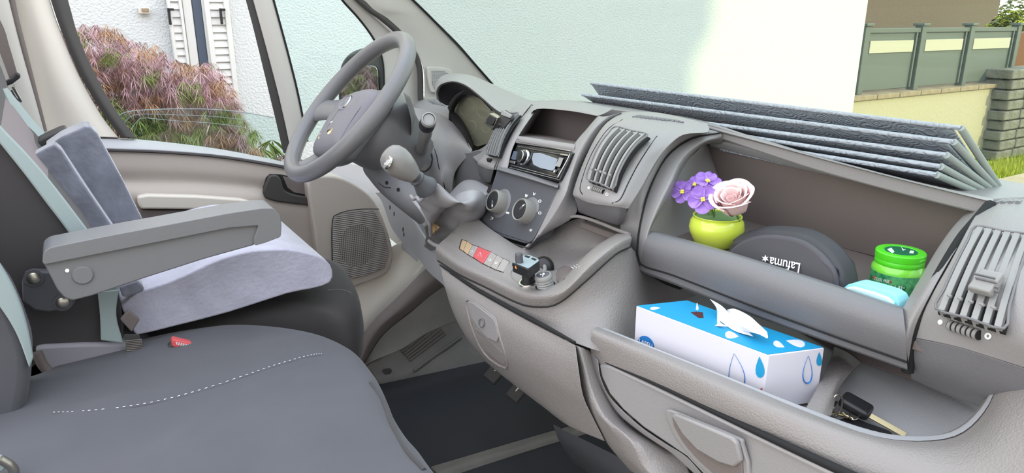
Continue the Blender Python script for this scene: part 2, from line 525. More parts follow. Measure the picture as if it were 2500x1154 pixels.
for i in range(7):
    s0 = V((.1, 2.6, GZ)); e = V((R.uniform(-.6, .75), R.uniform(2.4, 2.8), R.uniform(.35, .8)))
    tube('branch', [s0, s0.lerp(e, .4) + V((0, 0, .25)), e], [.03, .018, .006], M['brown'], shr, seg=6)
GM = [mat('tree_yellow_green', (170, 176, 60), .7), mat('tree_olive', (120, 128, 70), .7), mat('tree_dry', (160, 150, 120), .7)]
def tree(name, label, c, rad, n, mats, L, seed):
    t = thing(name, label, 'tree', (c[0], c[1], GZ))
    R = random.Random(seed)
    ce = []
    for _ in range(n):
        u = V((R.gauss(0, 1), R.gauss(0, 1), R.gauss(0, 1))).normalized() * (R.random() ** .4)
        ce.append((V((c[0] + u.x * rad[0], c[1] + u.y * rad[1], c[2] + u.z * rad[2])), R.choice(range(len(mats))), R.uniform(.7, 1.2)))
    leaf_mesh('foliage', ce, mats, t, 6, L, L * .25, .4, seed)
    tube('trunk', [V((c[0], c[1], GZ)), V((c[0] + .05, c[1], c[2] - .1)), V((c[0], c[1], c[2] + rad[2] * .6))], [.12, .08, .03], M['brown'], t, seg=8)
q = W(2466, 92, y=5.6)
tree('clipped_tree', 'round yellow-green clipped tree above the garden wall end', (q.x, q.y, q.z), (.55, .4, .52), 1300, GM[:2], .11, 11)
q = W(2500, 20, y=8)
tree('bare_tree', 'tall thin-leaved olive tree behind the round clipped tree', (q.x + .6, q.y, q.z), (1.5, 1.0, 1.4), 700, GM[1:], .12, 12)
# grass tufts
R = random.Random(9)
v = []; fa = []
for _ in range(2600):
    x = R.uniform(8.6, 12.5); y = R.uniform(2.60, 3.08)
    a = R.uniform(0, 6.28); hgt = R.uniform(.05, .13)
    k = len(v)
    v += [V((x, y, GZ)), V((x + .012 * math.cos(a), y + .012 * math.sin(a), GZ)), V((x + R.uniform(-.04, .04), y + R.uniform(-.04, .04), GZ + hgt))]
    fa.append((k, k + 1, k + 2))
gt = mk('grass_verge', v, fa, GM[0], None, smooth=False)
tag(gt, 'bright green grass verge at the foot of the garden wall', 'grass'); gt['kind'] = 'stuff'
# ================================================================== CAB SHELL, DRIVER DOOR
def dots_mat(name, rgb, pitch, c, rx, rz, lines=True):
    """moulded plastic with a round field of small holes"""
    m = mat(name, rgb, .55)
    n = m.node_tree.nodes; l = m.node_tree.links; b = n['Principled BSDF']
    t = n.new('ShaderNodeTexCoord'); s = n.new('ShaderNodeSeparateXYZ'); l.new(t.outputs['Object'], s.inputs[0])
    def op(k, a, b_=None, v=None):
        x = n.new('ShaderNodeMath'); x.operation = k
        for i, q in enumerate((a, b_)):
            if q is None: continue
            if isinstance(q, (int, float)): x.inputs[i].default_value = q
            else: l.new(q, x.inputs[i])
        return x.outputs[0]
    fx = op('SUBTRACT', op('FRACT', op('DIVIDE', s.outputs['X'], pitch)), .5)
    fz = op('SUBTRACT', op('FRACT', op('DIVIDE', s.outputs['Z'], pitch)), .5)
    r = op('SQRT', op('ADD', op('MULTIPLY', fx, fx), op('MULTIPLY', fz, fz)))
    hole = op('LESS_THAN', r, .30)
    ex_ = op('DIVIDE', op('SUBTRACT', s.outputs['X'], c[0]), rx); ez = op('DIVIDE', op('SUBTRACT', s.outputs['Z'], c[1]), rz)
    ins = op('LESS_THAN', op('ADD', op('MULTIPLY', ex_, ex_), op('MULTIPLY', ez, ez)), 1)
    msk = op('MULTIPLY', hole, ins)
    mx = n.new('ShaderNodeMix'); mx.data_type = 'RGBA'
    l.new(msk, mx.inputs[0]); mx.inputs[6].default_value = srgb(rgb) + (1,); mx.inputs[7].default_value = srgb((48, 46, 46)) + (1,)
    l.new(mx.outputs[2], b.inputs['Base Color'])
    if lines:
        rd = op('ABSOLUTE', fz)
        out = op('SUBTRACT', 1, ins)
        hgt = op('MULTIPLY', rd, out)
        bp = n.new('ShaderNodeBump'); bp.inputs['Strength'].default_value = 1; bp.inputs['Distance'].default_value = .004
        l.new(hgt, bp.inputs['Height']); l.new(bp.outputs[0], b.inputs['Normal'])
    return m
door = thing('driver_door', 'grey plastic driver door with lowered window and round speaker grille', 'door', W(500, 600, y=.88))
shell('inner_panel', [
    Y([(40, 352), (250, 362), (400, 366), (550, 379), (700, 404), (830, 440)], .868),
    Y([(40, 400), (260, 410), (400, 412), (550, 422), (700, 440), (830, 465)], .864),
    Y([(40, 440), (330, 444), (480, 446), (620, 458), (700, 472), (830, 490)], .872),
    Y([(40, 470), (330, 476), (480, 477), (630, 488), (700, 500), (830, 520)], .852),
    Y([(40, 540), (330, 545), (480, 550), (630, 560), (700, 570), (830, 600)], .862),
    Y([(40, 720), (330, 720), (480, 730), (630, 740), (700, 745), (830, 750)], .872)], M['doorp'], door, back=(0, .05, 0))
shell('belt_rail', [
    Y([(40, 318), (250, 333), (400, 346), (550, 366), (700, 396), (760, 408), (845, 430), (905, 470)], .925),
    Y([(40, 330), (250, 343), (400, 355), (550, 375), (700, 406), (760, 419), (838, 442), (893, 478)], .880),
    Y([(40, 350), (250, 360), (400, 366), (550, 379), (700, 404), (760, 420), (830, 446), (880, 484)], .855),
    Y([(40, 358), (250, 366), (400, 372), (550, 385), (700, 410), (760, 427), (822, 450), (870, 488)], .862)], M['rail'], door, back=(0, .03, 0), bevel=.001)
tube('panel_seam', Y([(40, 360), (260, 369), (400, 374), (550, 387), (700, 412), (760, 429), (850, 462), (910, 515), (930, 545)], .861), .0010, M['void'], door, seg=6)
plate('pull_trim', Y([(335, 480), (360, 475), (480, 478), (590, 486), (622, 495), (633, 505), (625, 513), (480, 512), (345, 511), (337, 498)], .832), (0, .025, 0), M['cream'], door, bevel=.006, seg=4)
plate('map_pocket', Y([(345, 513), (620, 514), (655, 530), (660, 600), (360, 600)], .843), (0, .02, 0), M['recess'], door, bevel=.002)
hr = plate('handle_recess', Y([(650, 434), (660, 425), (685, 426), (740, 437), (760, 447), (768, 470), (766, 498), (750, 503), (648, 487), (643, 470)], .858), (0, .02, 0), M['void'], door, bevel=.002, r=.004)
plate('recess_back', Y([(690, 430), (738, 440), (752, 476), (718, 470), (702, 458)], .8565), (0, .004, 0), M['recess'], hr, bevel=.001)
plate('release_lever', Y([(654, 438), (664, 428), (680, 430), (688, 443), (694, 462), (712, 473), (745, 480), (768, 482), (766, 500), (740, 500), (648, 484)], .842), (0, .014, 0), M['rubber'], hr, bevel=.004, smooth=3)
sh = plate('speaker_housing', Y([(752, 455), (765, 432), (820, 430), (872, 452), (915, 490), (944, 555), (960, 620), (944, 668), (880, 695), (856, 700), (815, 662), (782, 640), (768, 560)], .818), (0, .06, 0), M['doorp'], door, bevel=.014, seg=5, smooth=3)
ctr = W(872, 600, y=.812)
gp = Y([(811, 545), (826, 523), (872, 513), (915, 515), (938, 560), (950, 615), (938, 655), (895, 672), (860, 680), (812, 640)], .812)
gc = sum(gp, V()) / len(gp)
rr = abs(W(910, 600, y=.812).x - W(835, 600, y=.812).x) / 2
M['dots'] = dots_mat('speaker_grille_plastic', (146, 140, 137), .0056, (ctr.x - gc.x, ctr.z - gc.z), rr * 1.15, abs(W(872, 550, y=.812).z - W(872, 655, y=.812).z) / 2)
plate('speaker_grille', gp, (0, .006, 0), M['dots'], sh, bevel=.002)
tube('grille_seam', Y([(811, 655), (811, 545), (826, 522), (872, 511), (925, 510)], .813), .0012, M['void'], sh, seg=6)
# window frame of the door
shell('window_frame', [
    Y([(-9, -200), (24, 0), (48, 90), (78, 200), (102, 280), (112, 334)], .905),
    Y([(42, -200), (82, 0), (112, 100), (150, 200), (190, 280), (220, 334)], .888),
    Y([(80, -200), (120, 0), (146, 80), (182, 170), (222, 245), (262, 300), (285, 336)][:1] + [(122, 0), (158, 100), (202, 200), (250, 285), (290, 336)], .905)], M['cream'], door, back=(0, .04, 0), n=5)
shell('window_seal', [
    Y([(64, -200), (124, 0), (155, 90), (196, 185), (250, 275), (296, 336)], .90),
    Y([(84, -200), (141, 0), (170, 88), (210, 180), (262, 268), (312, 336)], .895),
    Y([(106, -200), (166, 0), (190, 84), (228, 172), (278, 262), (332, 338)], .91)], M['rubber'], door, back=(0, .02, 0))
shell('divider_seal', [Y([(533, -200), (600, 0), (660, 240), (692, 374)], .905), Y([(565, -200), (622, 0), (682, 240), (712, 376)], .905)], M['rubber'], door, back=(0, .025, 0))
shell('divider_post', [Y([(558, -200), (618, 0), (682, 240), (711, 374)], .90), Y([(589, -200), (642, 0), (702, 240), (726, 370)], .89), Y([(610, -200), (667, 0), (720, 200), (750, 345)], .90)], M['trimg'], door, back=(0, .04, 0))
tube('quarter_glass_seal', Y([(611, -200), (668, 0), (721, 200), (751, 345)], .898), .0028, M['void'], door, seg=6)
shell('quarter_frame', [
    Y([(808, -40), (835, 0), (878, 48), (912, 95), (932, 140), (937, 200), (935, 290)], .905),
    Y([(830, -40), (860, 0), (915, 50), (960, 95), (980, 150), (985, 210), (985, 300)], .895),
    Y([(850, -40), (880, 0), (940, 58), (985, 103), (1014, 150), (1032, 200), (1034, 300)], .905)], M['trimg'], door, back=(0, .04, 0))
tube('quarter_glass_edge', Y([(808, -40), (835, 0), (878, 48), (912, 95), (932, 140), (937, 200), (935, 290)], .903), .003, M['void'], door, seg=6)
wg = plate('window_glass', Y([(278, 296), (292, 278), (330, 269), (420, 265), (520, 266), (600, 274), (670, 287), (712, 400), (560, 375), (330, 345)], .922), (0, .004, 0), M['glassd'], door, bevel=0)
for dx in (0, 1, 2):
    tube('glass_edge', Y([(280 + 18 * dx, 297 + 13 * dx), (294 + 20 * dx, 279 + 9 * dx), (332 + 10 * dx, 270 + 9 * dx), (420, 266 + 14 * dx), (520, 267 + 17 * dx), (600, 275 + 18 * dx)] + ([(668, 287)] if dx == 0 else []), .921), .0012 if dx == 0 else .0007, M['mint'], wg, seg=5)
plate('quarter_glass', Y([(645, -40), (668, 0), (750, 345), (935, 345), (935, 200), (932, 140), (912, 95), (878, 48), (835, 0), (808, -40)], .912), (0, .004, 0), M['glassd'], door, bevel=0)
# pillars
pb = struct(shell('trim_3', [
    Y([(-120, -200), (-120, 100), (-60, 220), (0, 330), (60, 420)], .84),
    Y([(-67, -200), (0, 0), (30, 120), (70, 240), (100, 340)], .855),
    Y([(-7, -200), (26, 0), (56, 110), (88, 230), (116, 330)], .875)], M['trimg'], None, back=(0, .06, 0)))
struct(tube('trim_4', Y([(-8, -200), (29, 0), (42, 60), (60, 130), (84, 225), (108, 320)], .872), .006, M['recess'], None, seg=8))
pa = struct(shell('trim_5', [
    Y([(736, -200), (888, 0), (945, 45), (985, 82), (1015, 122), (1034, 170), (1037, 245)], .872),
    Y([(810, -200), (930, 0), (985, 40), (1040, 90), (1080, 140), (1110, 190), (1120, 250)], .86),
    Y([(804, -200), (1012, 0), (1070, 58), (1120, 110), (1160, 156), (1205, 206), (1240, 250)], .85)], M['trimg'], None, back=(.0, .05, 0)))
struct(tube('trim_6', Y([(672, -200), (876, 0), (930, 42), (975, 82), (1005, 120), (1024, 165), (1027, 245)], .878), .0085, M['rubber'], None, seg=10))
struct(tube('trim_7', Y([(796, -200), (1008, 0), (1066, 57), (1118, 109), (1158, 155), (1203, 206)], .846), .0035, M['void'], None, seg=8))
# tweeter in the pillar foot
tw = thing('tweeter', 'small grey pillar tweeter grille above the dashboard end', 'speaker', W(1075, 195, y=.85))
plate('surround', Y([(1044, 172), (1050, 163), (1088, 166), (1106, 178), (1104, 215), (1060, 226), (1050, 215)], .852), (0, .01, 0), M['trimg'], tw, bevel=.002, smooth=3)
gp = Y([(1053, 172), (1084, 172), (1098, 181), (1096, 210), (1062, 218), (1056, 206)], .85)
M['dots2'] = dots_mat('tweeter_mesh', (170, 168, 166), .0034, (0, 0), 9, 9, False)
plate('mesh', gp, (0, .006, 0), M['dots2'], tw, bevel=.001)
# belt on the B pillar
bt = thing('driver_seat_belt', 'dark seat belt webbing and black height adjuster on the door pillar', 'seat belt', W(20, 190, y=.8))
shell('webbing', [Y([(-138, -200), (-30, 60), (0, 130), (24, 195)], .815), Y([(-138, -200), (-4, 40), (22, 110), (42, 178)], .815)], M['recess'], bt, back=(0, .004, 0), bevel=0)
plate('guide', Y([(0, 202), (12, 212), (30, 205), (50, 190), (48, 180), (38, 177), (30, 190)], .80), (0, .02, 0), M['black'], bt, bevel=.004)
tube('guide_hook', Y([(30, 212), (40, 228), (50, 245), (52, 248), (40, 240), (28, 220)], .80), .002, M['black'], bt, seg=6)
tube('guide_wire', Y([(34, 205), (38, 218), (50, 240)], .80), .0012, M['steel'], bt, seg=6)
# exterior mirror
mr = thing('door_mirror', 'black driver door mirror outside the quarter window', 'mirror', W(880, 250, x=.80))
mo = [(825, 235), (828, 170), (842, 138), (870, 120), (912, 114), (934, 128), (938, 190), (932, 290), (880, 320), (832, 300)]
def mx_(p): return (p[0], p[1], .83)
plate('housing', X([mx_(p) for p in mo]), (.07, .02, 0), M['black'], mr, bevel=.012, seg=4, smooth=3)
mi_ = [(836, 238), (838, 200), (850, 176), (875, 165), (905, 160), (922, 166), (926, 200), (922, 280), (880, 306), (842, 290)]
tube('mount', [W(905, 240, x=.87), W(925, 250, x=.89), V((.93, .905, .80))], .02, M['black'], mr, seg=10)
M['mirror'] = mat('mirror_glass', (205, 212, 210), .03, metal=1)
plate('mirror_glass', [p - V((.004, 0, 0)) for p in X([mx_(p) for p in mi_])], (.003, .001, 0), M['mirror'], mr, bevel=.001, smooth=3)
# windscreen
ws = struct(plate('window_1', [W(1203, 206, y=.85), W(1008, 0, y=.85), W(900, -110, y=.85), V((.66, -1.0, 1.38)), V((1.10, -1.0, .90)), V((1.22, -.8, .79)), V((1.28, 0, .79)), V((1.26, .6, .80)), V((1.20, .85, .84))], (.004, 0, .003), M['glass'], None, bevel=0))
struct(tube('trim_8', [V((1.26, .6, .80)), V((1.28, 0, .79)), V((1.22, -.64, .79)), V((1.12, -1.0, .78))], .012, M['void'], None, seg=8))
struct(plate('trim_9', [W(2462, 463, x=1.16), W(2560, 458, x=1.16), W(2560, 500, x=1.1), W(2462, 500, x=1.1)], (.0, 0, -.02), M['rubber'], None, bevel=.002))
# floor
shell('front_infill', [X([(800, 395), (860, 400), (930, 420), (1010, 440)], .86), X([(800, 470), (870, 470), (945, 480), (1020, 500)], .80), X([(850, 520), (900, 540), (950, 580), (1020, 640)], .80)], M['rail'], door, back=(0, .02, 0))
struct(box('floor', (.3, -.05, -.02), (2.0, 1.9, .04), M['floor'], bevel=0))
def mat_z(l): return [V((p.x, p.y, 0)) for p in Z(l, 0)]
m1 = tag(plate('floor_mat', [V((p.x, p.y, .014)) for p in Z([(700, 965), (935, 935), (1190, 880), (1420, 830), (1560, 990), (1340, 1052), (1062, 1135), (700, 1290)], .014)], (0, 0, -.012), M['mat'], None, bevel=.003), 'black rubber driver floor mat under the pedals', 'floor mat')
m2 = tag(plate('floor_mat', [V((p.x, p.y, .012)) for p in Z([(1085, 1160), (1350, 1075), (1600, 1005), (1900, 1300), (1500, 1500), (1150, 1500)], .012)], (0, 0, -.01), M['mat'], None, bevel=.003), 'black rubber middle floor mat right of the ribbed divider strip', 'floor mat')
st_ = shell('mat_divider', [Z([(1050, 1138), (1200, 1094), (1340, 1053), (1500, 1010)], .012), Z([(1066, 1152), (1210, 1108), (1350, 1066), (1510, 1022)], .024), Z([(1078, 1170), (1222, 1122), (1362, 1078), (1520, 1035)], .012)], M['floor'], None, back=(0, 0, -.01))
tag(st_, 'grey rubber ridge between the two black floor mats', 'trim strip')
# sill, step and door-side floor moulding
kick = struct(shell('trim_10', [
    Y([(800, 650), (900, 640), (980, 590), (1060, 600)], .845),
    Y([(820, 700), (915, 685), (1010, 630), (1050, 630)], .845),
    Y([(835, 780), (905, 745), (985, 700), (1040, 640)], .83),
    Y([(850, 870), (900, 800), (975, 740), (1050, 680)], .82)], M['cream'], None, back=(0, .05, 0)))
struct(shell('trim_11', [
    Y([(848, 920), (872, 850), (905, 790), (975, 720), (1040, 655), (1110, 600)], .78),
    Y([(858, 930), (888, 862), (925, 800), (990, 745), (1050, 690), (1130, 640)], .755),
    Y([(870, 940), (895, 880), (940, 812), (1005, 760), (1065, 710), (1150, 660)], .77)], M['recess'], None, back=(0, .03, 0)))
struct(shell('trim_12', [
    Y([(860, 935), (893, 880), (938, 814), (1003, 762), (1063, 712), (1150, 660)], .765),
    Y([(870, 920), (905, 885), (960, 840), (1020, 800), (1080, 760), (1170, 710)], .75),
    Y([(860, 900), (935, 870), (985, 850), (1040, 815), (1100, 790), (1200, 760)], .74)], M['floor'], None, back=(0, .03, 0)))
ft = thing('footrest', 'ribbed dark grey footrest moulding beside the driver floor mat', 'footrest', Z([(1000, 860)], .03)[0])
shell('base', [
    [W(870, 872, z=.05), W(940, 858, z=.06), W(1000, 800, z=.10), W(1060, 750, z=.14), W(1130, 700, z=.18)],
    [W(905, 900, z=.03), W(975, 885, z=.035), W(1035, 830, z=.07), W(1100, 780, z=.10), W(1170, 740, z=.13)],
    [W(930, 940, z=.012), W(990, 915, z=.012), W(1060, 880, z=.02), W(1130, 840, z=.03), W(1210, 800, z=.05)],
    [W(940, 950, z=.010), W(1060, 912, z=.010), W(1130, 895, z=.010), W(1190, 882, z=.010), W(1260, 866, z=.010)]], M['floor'], ft, back=(0, 0, -.03))
fb_ = bpy.data.objects['base']
for i in range(8):
    f = i / 7
    a = (968 + 32 * f, 845 + 35 * f); b = (1048 + 40 * f, 775 + 38 * f)
    tube('rib', [on(fb_, a[0] + (b[0] - a[0]) * t, a[1] + (b[1] - a[1]) * t, .001) for t in (0, .33, .66, 1)], .004, M['recess'], ft, seg=6, n=2)
for q in ((920, 870), (945, 905)):
    p = on(fb_, q[0], q[1], .001)
    lathe('plug', [(.001, .003), (.014, .003), (.015, 0), (.001, 0)], p, (0, 0, 1), M['rubber'], ft, seg=20)
tube('edge_ridge', [on(fb_, 1010, 906, .004), on(fb_, 1050, 875, .004), on(fb_, 1090, 848, .004), on(fb_, 1125, 822, .004)], .006, M['floor'], ft, seg=8)
struct(box('trim_14', (.85, .94, .14), (1.0, .03, .42), M['floor'], bevel=.002))
# pedals
for i, (px, py, w_, l_) in enumerate(((1210, 908, .055, .06), (1262, 957, .05, .05))):
    p = W(px, py, y=.42 - i * .10)
    t = thing('pedal', ['dark grey clutch pedal seen below the storage door', 'small dark grey brake pedal seen further right below the storage door'][i], 'pedal', p)
    box('pad', p, (l_, w_, .014), M['rubber'], t, ux=(.75, 0, .66), bevel=.005)
    tube('arm', [p, p + V((.10, 0, .08)), V((1.29, p.y, p.z + .20))], .008, M['steel'], t, seg=8)
dk = shell('heater_duct', [X([(1350, 1035), (1420, 1070), (1520, 1120), (1640, 1190)], .60), X([(1365, 1075), (1420, 1110), (1500, 1160), (1600, 1230)], .62), X([(1400, 1130), (1450, 1165), (1520, 1220), (1600, 1290)], .68)], M['climate'], None, back=(.12, 0, 0))
tag(dk, 'dark blue-grey heater housing on the floor under the dashboard', 'heater housing')
# firewall behind the pedals
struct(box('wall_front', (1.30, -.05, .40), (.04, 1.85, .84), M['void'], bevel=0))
# ================================================================== SEATS
ds = thing('car_seat', 'driver seat with black cover, grey-green piping and folded-down armrest', 'seat', (.2, .5, .0))
# backrest profile
bk = plate('backrest', Y([(-260, -60), (-120, 60), (-40, 210), (0, 318), (75, 400), (150, 486), (225, 585), (285, 700), (300, 838), (240, 846), (75, 852), (-260, 860)], .27), (0, .48, 0), M['fabricblack'], ds, bevel=.02, seg=4, smooth=3)
def strip(name, a, b, yy, m, par, back=(0, .02, 0)): return shell(name, [Y(a, yy), Y(b, yy - .004), ], m, par, back=back, bevel=.003)
strip('side_piping', [(-40, 250), (0, 305), (60, 368), (110, 425), (165, 495), (228, 580), (262, 640), (290, 710)], [(-50, 290), (0, 350), (60, 425), (115, 498), (155, 550), (182, 592), (215, 660), (240, 716)], .262, M['mint'], bk)
shell('piping_tail', [Y([(238, 712), (244, 770), (246, 830)], .25), Y([(290, 706), (284, 770), (302, 838)], .25)], M['mint'], bk, back=(0, .01, 0), bevel=.002)
shell('front_face', [Y([(-40, 170), (0, 218), (45, 275), (85, 330), (120, 370)], .62), Y([(-60, 240), (0, 308), (55, 370), (90, 405), (120, 440)], .30)], M['mauve'], bk, back=(-.02, 0, -.02), bevel=.003)
shell('far_bolster', [Y([(-30, 120), (0, 188), (40, 240), (85, 295), (125, 338)], .72), Y([(-45, 160), (0, 205), (30, 262), (62, 318), (100, 362)], .60)], M['mint'], bk, back=(-.03, .03, -.03), bevel=.006)
# cushion
cush = pillow('cushion', [W(-40, 800, z=.5), W(120, 800, z=.5)] + Z([(330, 852), (450, 845), (600, 820), (750, 800), (850, 800), (884, 762), (876, 715), (845, 668)], .47) + [V((.50, .66, 0)), V((.44, .75, 0)), V((.3, .77, 0)), V((0, .76, 0)), V((-.15, .7, 0)), V((-.15, .3, 0))],
              [(.94, .34), (.99, .38), (1.0, .43), (.985, .475), (.95, .50), (.85, .512), (.5, .52)], M['fabricblack'], ds)
tube('cushion_seam', [on(cush, x, y, .001) for x, y in ((800, 708), (830, 706), (856, 714), (872, 728), (880, 744))], .0009, M['mauve'], cush, seg=5)
M['seatbase'] = mat('seat_base_plastic', (142, 138, 146), .5, **GRAIN)
sb = plate('seat_base', Y([(88, 858), (112, 843), (300, 838), (350, 850), (400, 900), (300, 960), (170, 950), (120, 915)], .262), (0, .42, 0), M['seatbase'], ds, bevel=.006, smooth=2)
tube('base_rim', Y([(90, 860), (112, 900), (165, 935), (240, 950)], .256), .008, M['recess'], sb, seg=8)
plate('hinge_plate', Y([(53, 690), (62, 668), (80, 662), (130, 664), (160, 690), (185, 738), (175, 752), (120, 762), (85, 758), (55, 735)], .235), (0, .02, 0), M['climate'], ds, bevel=.003)
hp = bpy.data.objects['hinge_plate']
for q in ((82, 678), (153, 738)):
    lathe('bolt', [(.001, .006), (.006, .006), (.0095, .004), (.0105, 0), (.001, 0)], W(q[0], q[1], y=.234), (0, -1, 0), M['steel'], hp, seg=20)
    lathe('washer', [(.001, .002), (.014, .002), (.014, 0), (.001, 0)], W(q[0], q[1], y=.2345), (0, -1, 0), M['climate'], hp, seg=20)
# armrest
M['arm'] = mat('armrest_plastic', (112, 112, 114), .42, bump=.2, bscale=500)
ar = plate('armrest', Y([(105, 640), (350, 592), (560, 548), (628, 540), (636, 556), (622, 598), (500, 632), (350, 680), (225, 722), (178, 734), (158, 728), (140, 708)], .155), (0, .05, 0), M['arm'], ds, bevel=.004, r=.004)
plate('armrest_pad', Y([(103, 640), (106, 616), (122, 604), (250, 578), (400, 550), (560, 520), (640, 508), (668, 508), (684, 524), (688, 548), (686, 578), (650, 592), (622, 600), (620, 585), (632, 550), (560, 556), (350, 598), (108, 646)], .148), (0, .070, 0), M['arm'], ar, bevel=.013, seg=6, r=.004)
lathe('cap', [(.001, .003), (.013, .003), (.0145, .0015), (.0155, -.002), (.001, -.002)], W(202, 671, y=.1545), (0, -1, 0), M['arm'], ar, seg=28)
lathe('white_spot', [(.001, .0015), (.0028, .0015), (.003, 0), (.001, 0)], W(164, 660, y=.1545), (0, -1, 0), M['white'], ar, seg=14)
plate('rear_fabric', Y([(290, 700), (335, 683), (352, 700), (352, 712), (300, 728)], .26), (0, .05, 0), M['velourd'], ds, bevel=.006)
# webbing strap hanging from the cushion corner
stp = thing('webbing_strap', 'black ribbed webbing strap hanging at the driver seat corner', 'strap', W(330, 850, y=.24))
v = []
shell('webbing', [Y([(303, 815), (308, 850), (312, 895)], .244), Y([(340, 815), (348, 845), (351, 885)], .244)], M['rubber'], stp, back=(0, .004, 0))
for i in range(13):
    f = i / 12
    tube('rib', Y([(306 + 6 * f, 832 + 48 * f), (346 + 5 * f, 828 + 48 * f)], .2425), .0012, M['recess'], stp, seg=5, n=1)
plate('tab', Y([(293, 780), (315, 757), (342, 780), (322, 812)], .243), (0, .01, 0), M['recess'], stp, bevel=.003)
M['red'] = mat('belt_buckle_red', (205, 84, 88), .45)
for i, (pts, lab) in enumerate((([(419, 834), (424, 828), (470, 838), (476, 846), (440, 850), (420, 846)], 'red-topped belt buckle standing between the seats, near the cushion front'),
                                ([(281, 884), (290, 880), (298, 892), (286, 900)], 'small red-tipped belt buckle between the seats, near the backrest'))):
    yb = .215
    t = thing('belt_buckle', lab, 'belt buckle', W(pts[0][0], pts[0][1] + 30, y=yb), None)
    plate('button', Y(pts, yb), (0, .018, 0), M['red'], t, bevel=.002)
    plate('housing', Y([(pts[0][0] - 8, pts[0][1] + 12), (pts[0][0] + 2, pts[0][1] + 4), (pts[-1][0] + 4, pts[-1][1] + 4), (pts[2][0] + 12, pts[2][1] + 10), (pts[2][0], pts[2][1] + 45), (pts[0][0], pts[0][1] + 45)], yb + .002), (0, .018, 0), M['rubber'], t, bevel=.003)
    if i == 0:
        for k in range(9):
            x = 430 + k * 4.2
            tube('tooth', Y([(x, 834 + k * .9), (x + 2, 841 + k * .9)], yb - .001), .0007, M['white'], t, seg=4, n=1)
# wedge cushion
wd_ = plate('wedge_cushion', Y([(296, 748), (306, 738), (340, 712), (400, 692), (450, 672), (500, 648), (545, 630), (600, 615), (640, 610), (700, 608), (755, 618), (795, 634), (812, 660), (806, 690), (760, 705), (700, 717), (560, 762), (420, 798), (345, 816), (328, 812), (306, 770)], .283), (0, .42, .0), M['velour'], None, bevel=.012, seg=5, smooth=2)
tag(wd_, 'light lilac-grey velour wedge cushion lying on the driver seat', 'cushion')
# two leaning slabs
c1 = tag(plate('back_cushion', Y([(72, 384), (90, 374), (112, 362), (134, 352), (150, 366), (215, 465), (284, 566), (278, 574), (222, 584), (150, 490)], .40), (.0, .05, -.0), M['velourd'], None, bevel=.008, seg=4), 'dark grey velour cushion slab leaning on the driver backrest, the rear one', 'cushion')
c2 = tag(plate('back_cushion', Y([(110, 362), (150, 334), (206, 309), (222, 310), (238, 326), (300, 440), (356, 552), (330, 562), (280, 572), (215, 468), (140, 356)], .46), (.0, .09, -.0), M['velourd'], None, bevel=.010, seg=5), 'dark grey velour cushion slab leaning against the driver backrest, the front one', 'cushion')
tag(plate('cushion_edge', Y([(74, 372), (82, 352), (110, 336), (145, 320), (160, 316), (165, 322), (130, 344), (100, 362), (80, 382)], .57), (.0, .08, 0), M['rubber'], None, bevel=.004), 'dark edge of a seat pad showing behind the two leaning velour cushions', 'cushion')
# passenger seat
ps = thing('car_seat', 'dark grey fabric front passenger bench seat with white stitching', 'seat', (.1, -.1, 0))
ol = Z([(72, 940), (150, 905), (250, 872), (380, 838), (500, 818), (620, 812), (720, 818), (800, 838), (868, 874), (915, 925), (945, 975), (972, 1040), (1005, 1095), (1050, 1150)], .49)
ol = [V((-.20, .22, 0))] + ol + [V((.33, -.42, 0)), V((.25, -.55, 0)), V((-.05, -.58, 0)), V((-.22, -.5, 0)), V((-.25, -.1, 0))]
pc = pillow('cushion', ol, [(.93, .33), (.975, .36), (.995, .42), (1.0, .47), (.992, .49), (.97, .507), (.92, .517), (.84, .521), (.74, .523), (.62, .525), (.5, .526), (.38, .527), (.25, .527), (.12, .527)], M['fabric'], ps, dome=.0, wob=.011, k=6)
# stitching line
path = [(130, 1006), (200, 1003), (300, 993), (400, 975), (500, 948), (600, 915), (680, 888), (750, 868), (790, 862)]
P = [on(pc, q.x, q.y, .0016) for q in cr([V((x, y, 0)) for x, y in path], 12)]
v = []; fa = []
acc = 0
for i in range(len(P) - 1):
    if i % 2: continue
    a = P[i]; b = P[i].lerp(P[i + 1], .75)
    d = (b - a).normalized(); s = d.cross(V((0, 0, 1))).normalized() * .0004
    k = len(v); u = V((0, 0, .0006))
    v += [a - s, a + s, b + s, b - s, a - s + u, a + s + u, b + s + u, b - s + u]
    fa += [(k, k + 1, k + 2, k + 3), (k + 4, k + 7, k + 6, k + 5), (k, k + 4, k + 5, k + 1), (k + 2, k + 6, k + 7, k + 3), (k, k + 3, k + 7, k + 4), (k + 1, k + 5, k + 6, k + 2)]
mk('stitching', v, fa, M['white'], pc, smooth=False)
tube('seam', [on(pc, q.x, q.y + 4, .0) for q in cr([V((x, y, 0)) for x, y in path], 4)], .0012, M['fabric'], pc, seg=5)
tube('front_piping', [on(pc, x, y, -.001) for x, y in ((905, 935), (935, 985), (958, 1040), (990, 1098), (1035, 1148))], .004, M['fabricblack'], pc, seg=6)
pbk = plate('backrest', Y([(-300, 500), (-120, 560), (0, 690), (34, 745), (60, 810), (76, 870), (72, 950), (48, 1050), (28, 1130), (-20, 1200), (-300, 1200)], .12), (0, .10, 0), M['fabric'], ps, bevel=.02, seg=4, smooth=3)
shell('side_piping', [Y([(-60, 560), (0, 652), (40, 722), (66, 795), (82, 872)], .118), Y([(-80, 640), (0, 750), (30, 796), (50, 838), (72, 900)], .112)], M['mint'], pbk, back=(-.002, .03, 0), bevel=.004)
bl = thing('belt_latch', 'small chrome belt latch at the corner of the passenger seat', 'belt latch', W(25, 1135, y=-.05))
tube('hook', Y([(0, 1120), (14, 1128), (26, 1136), (34, 1150), (30, 1165)], -.08), .006, M['steel'], bl, seg=8)
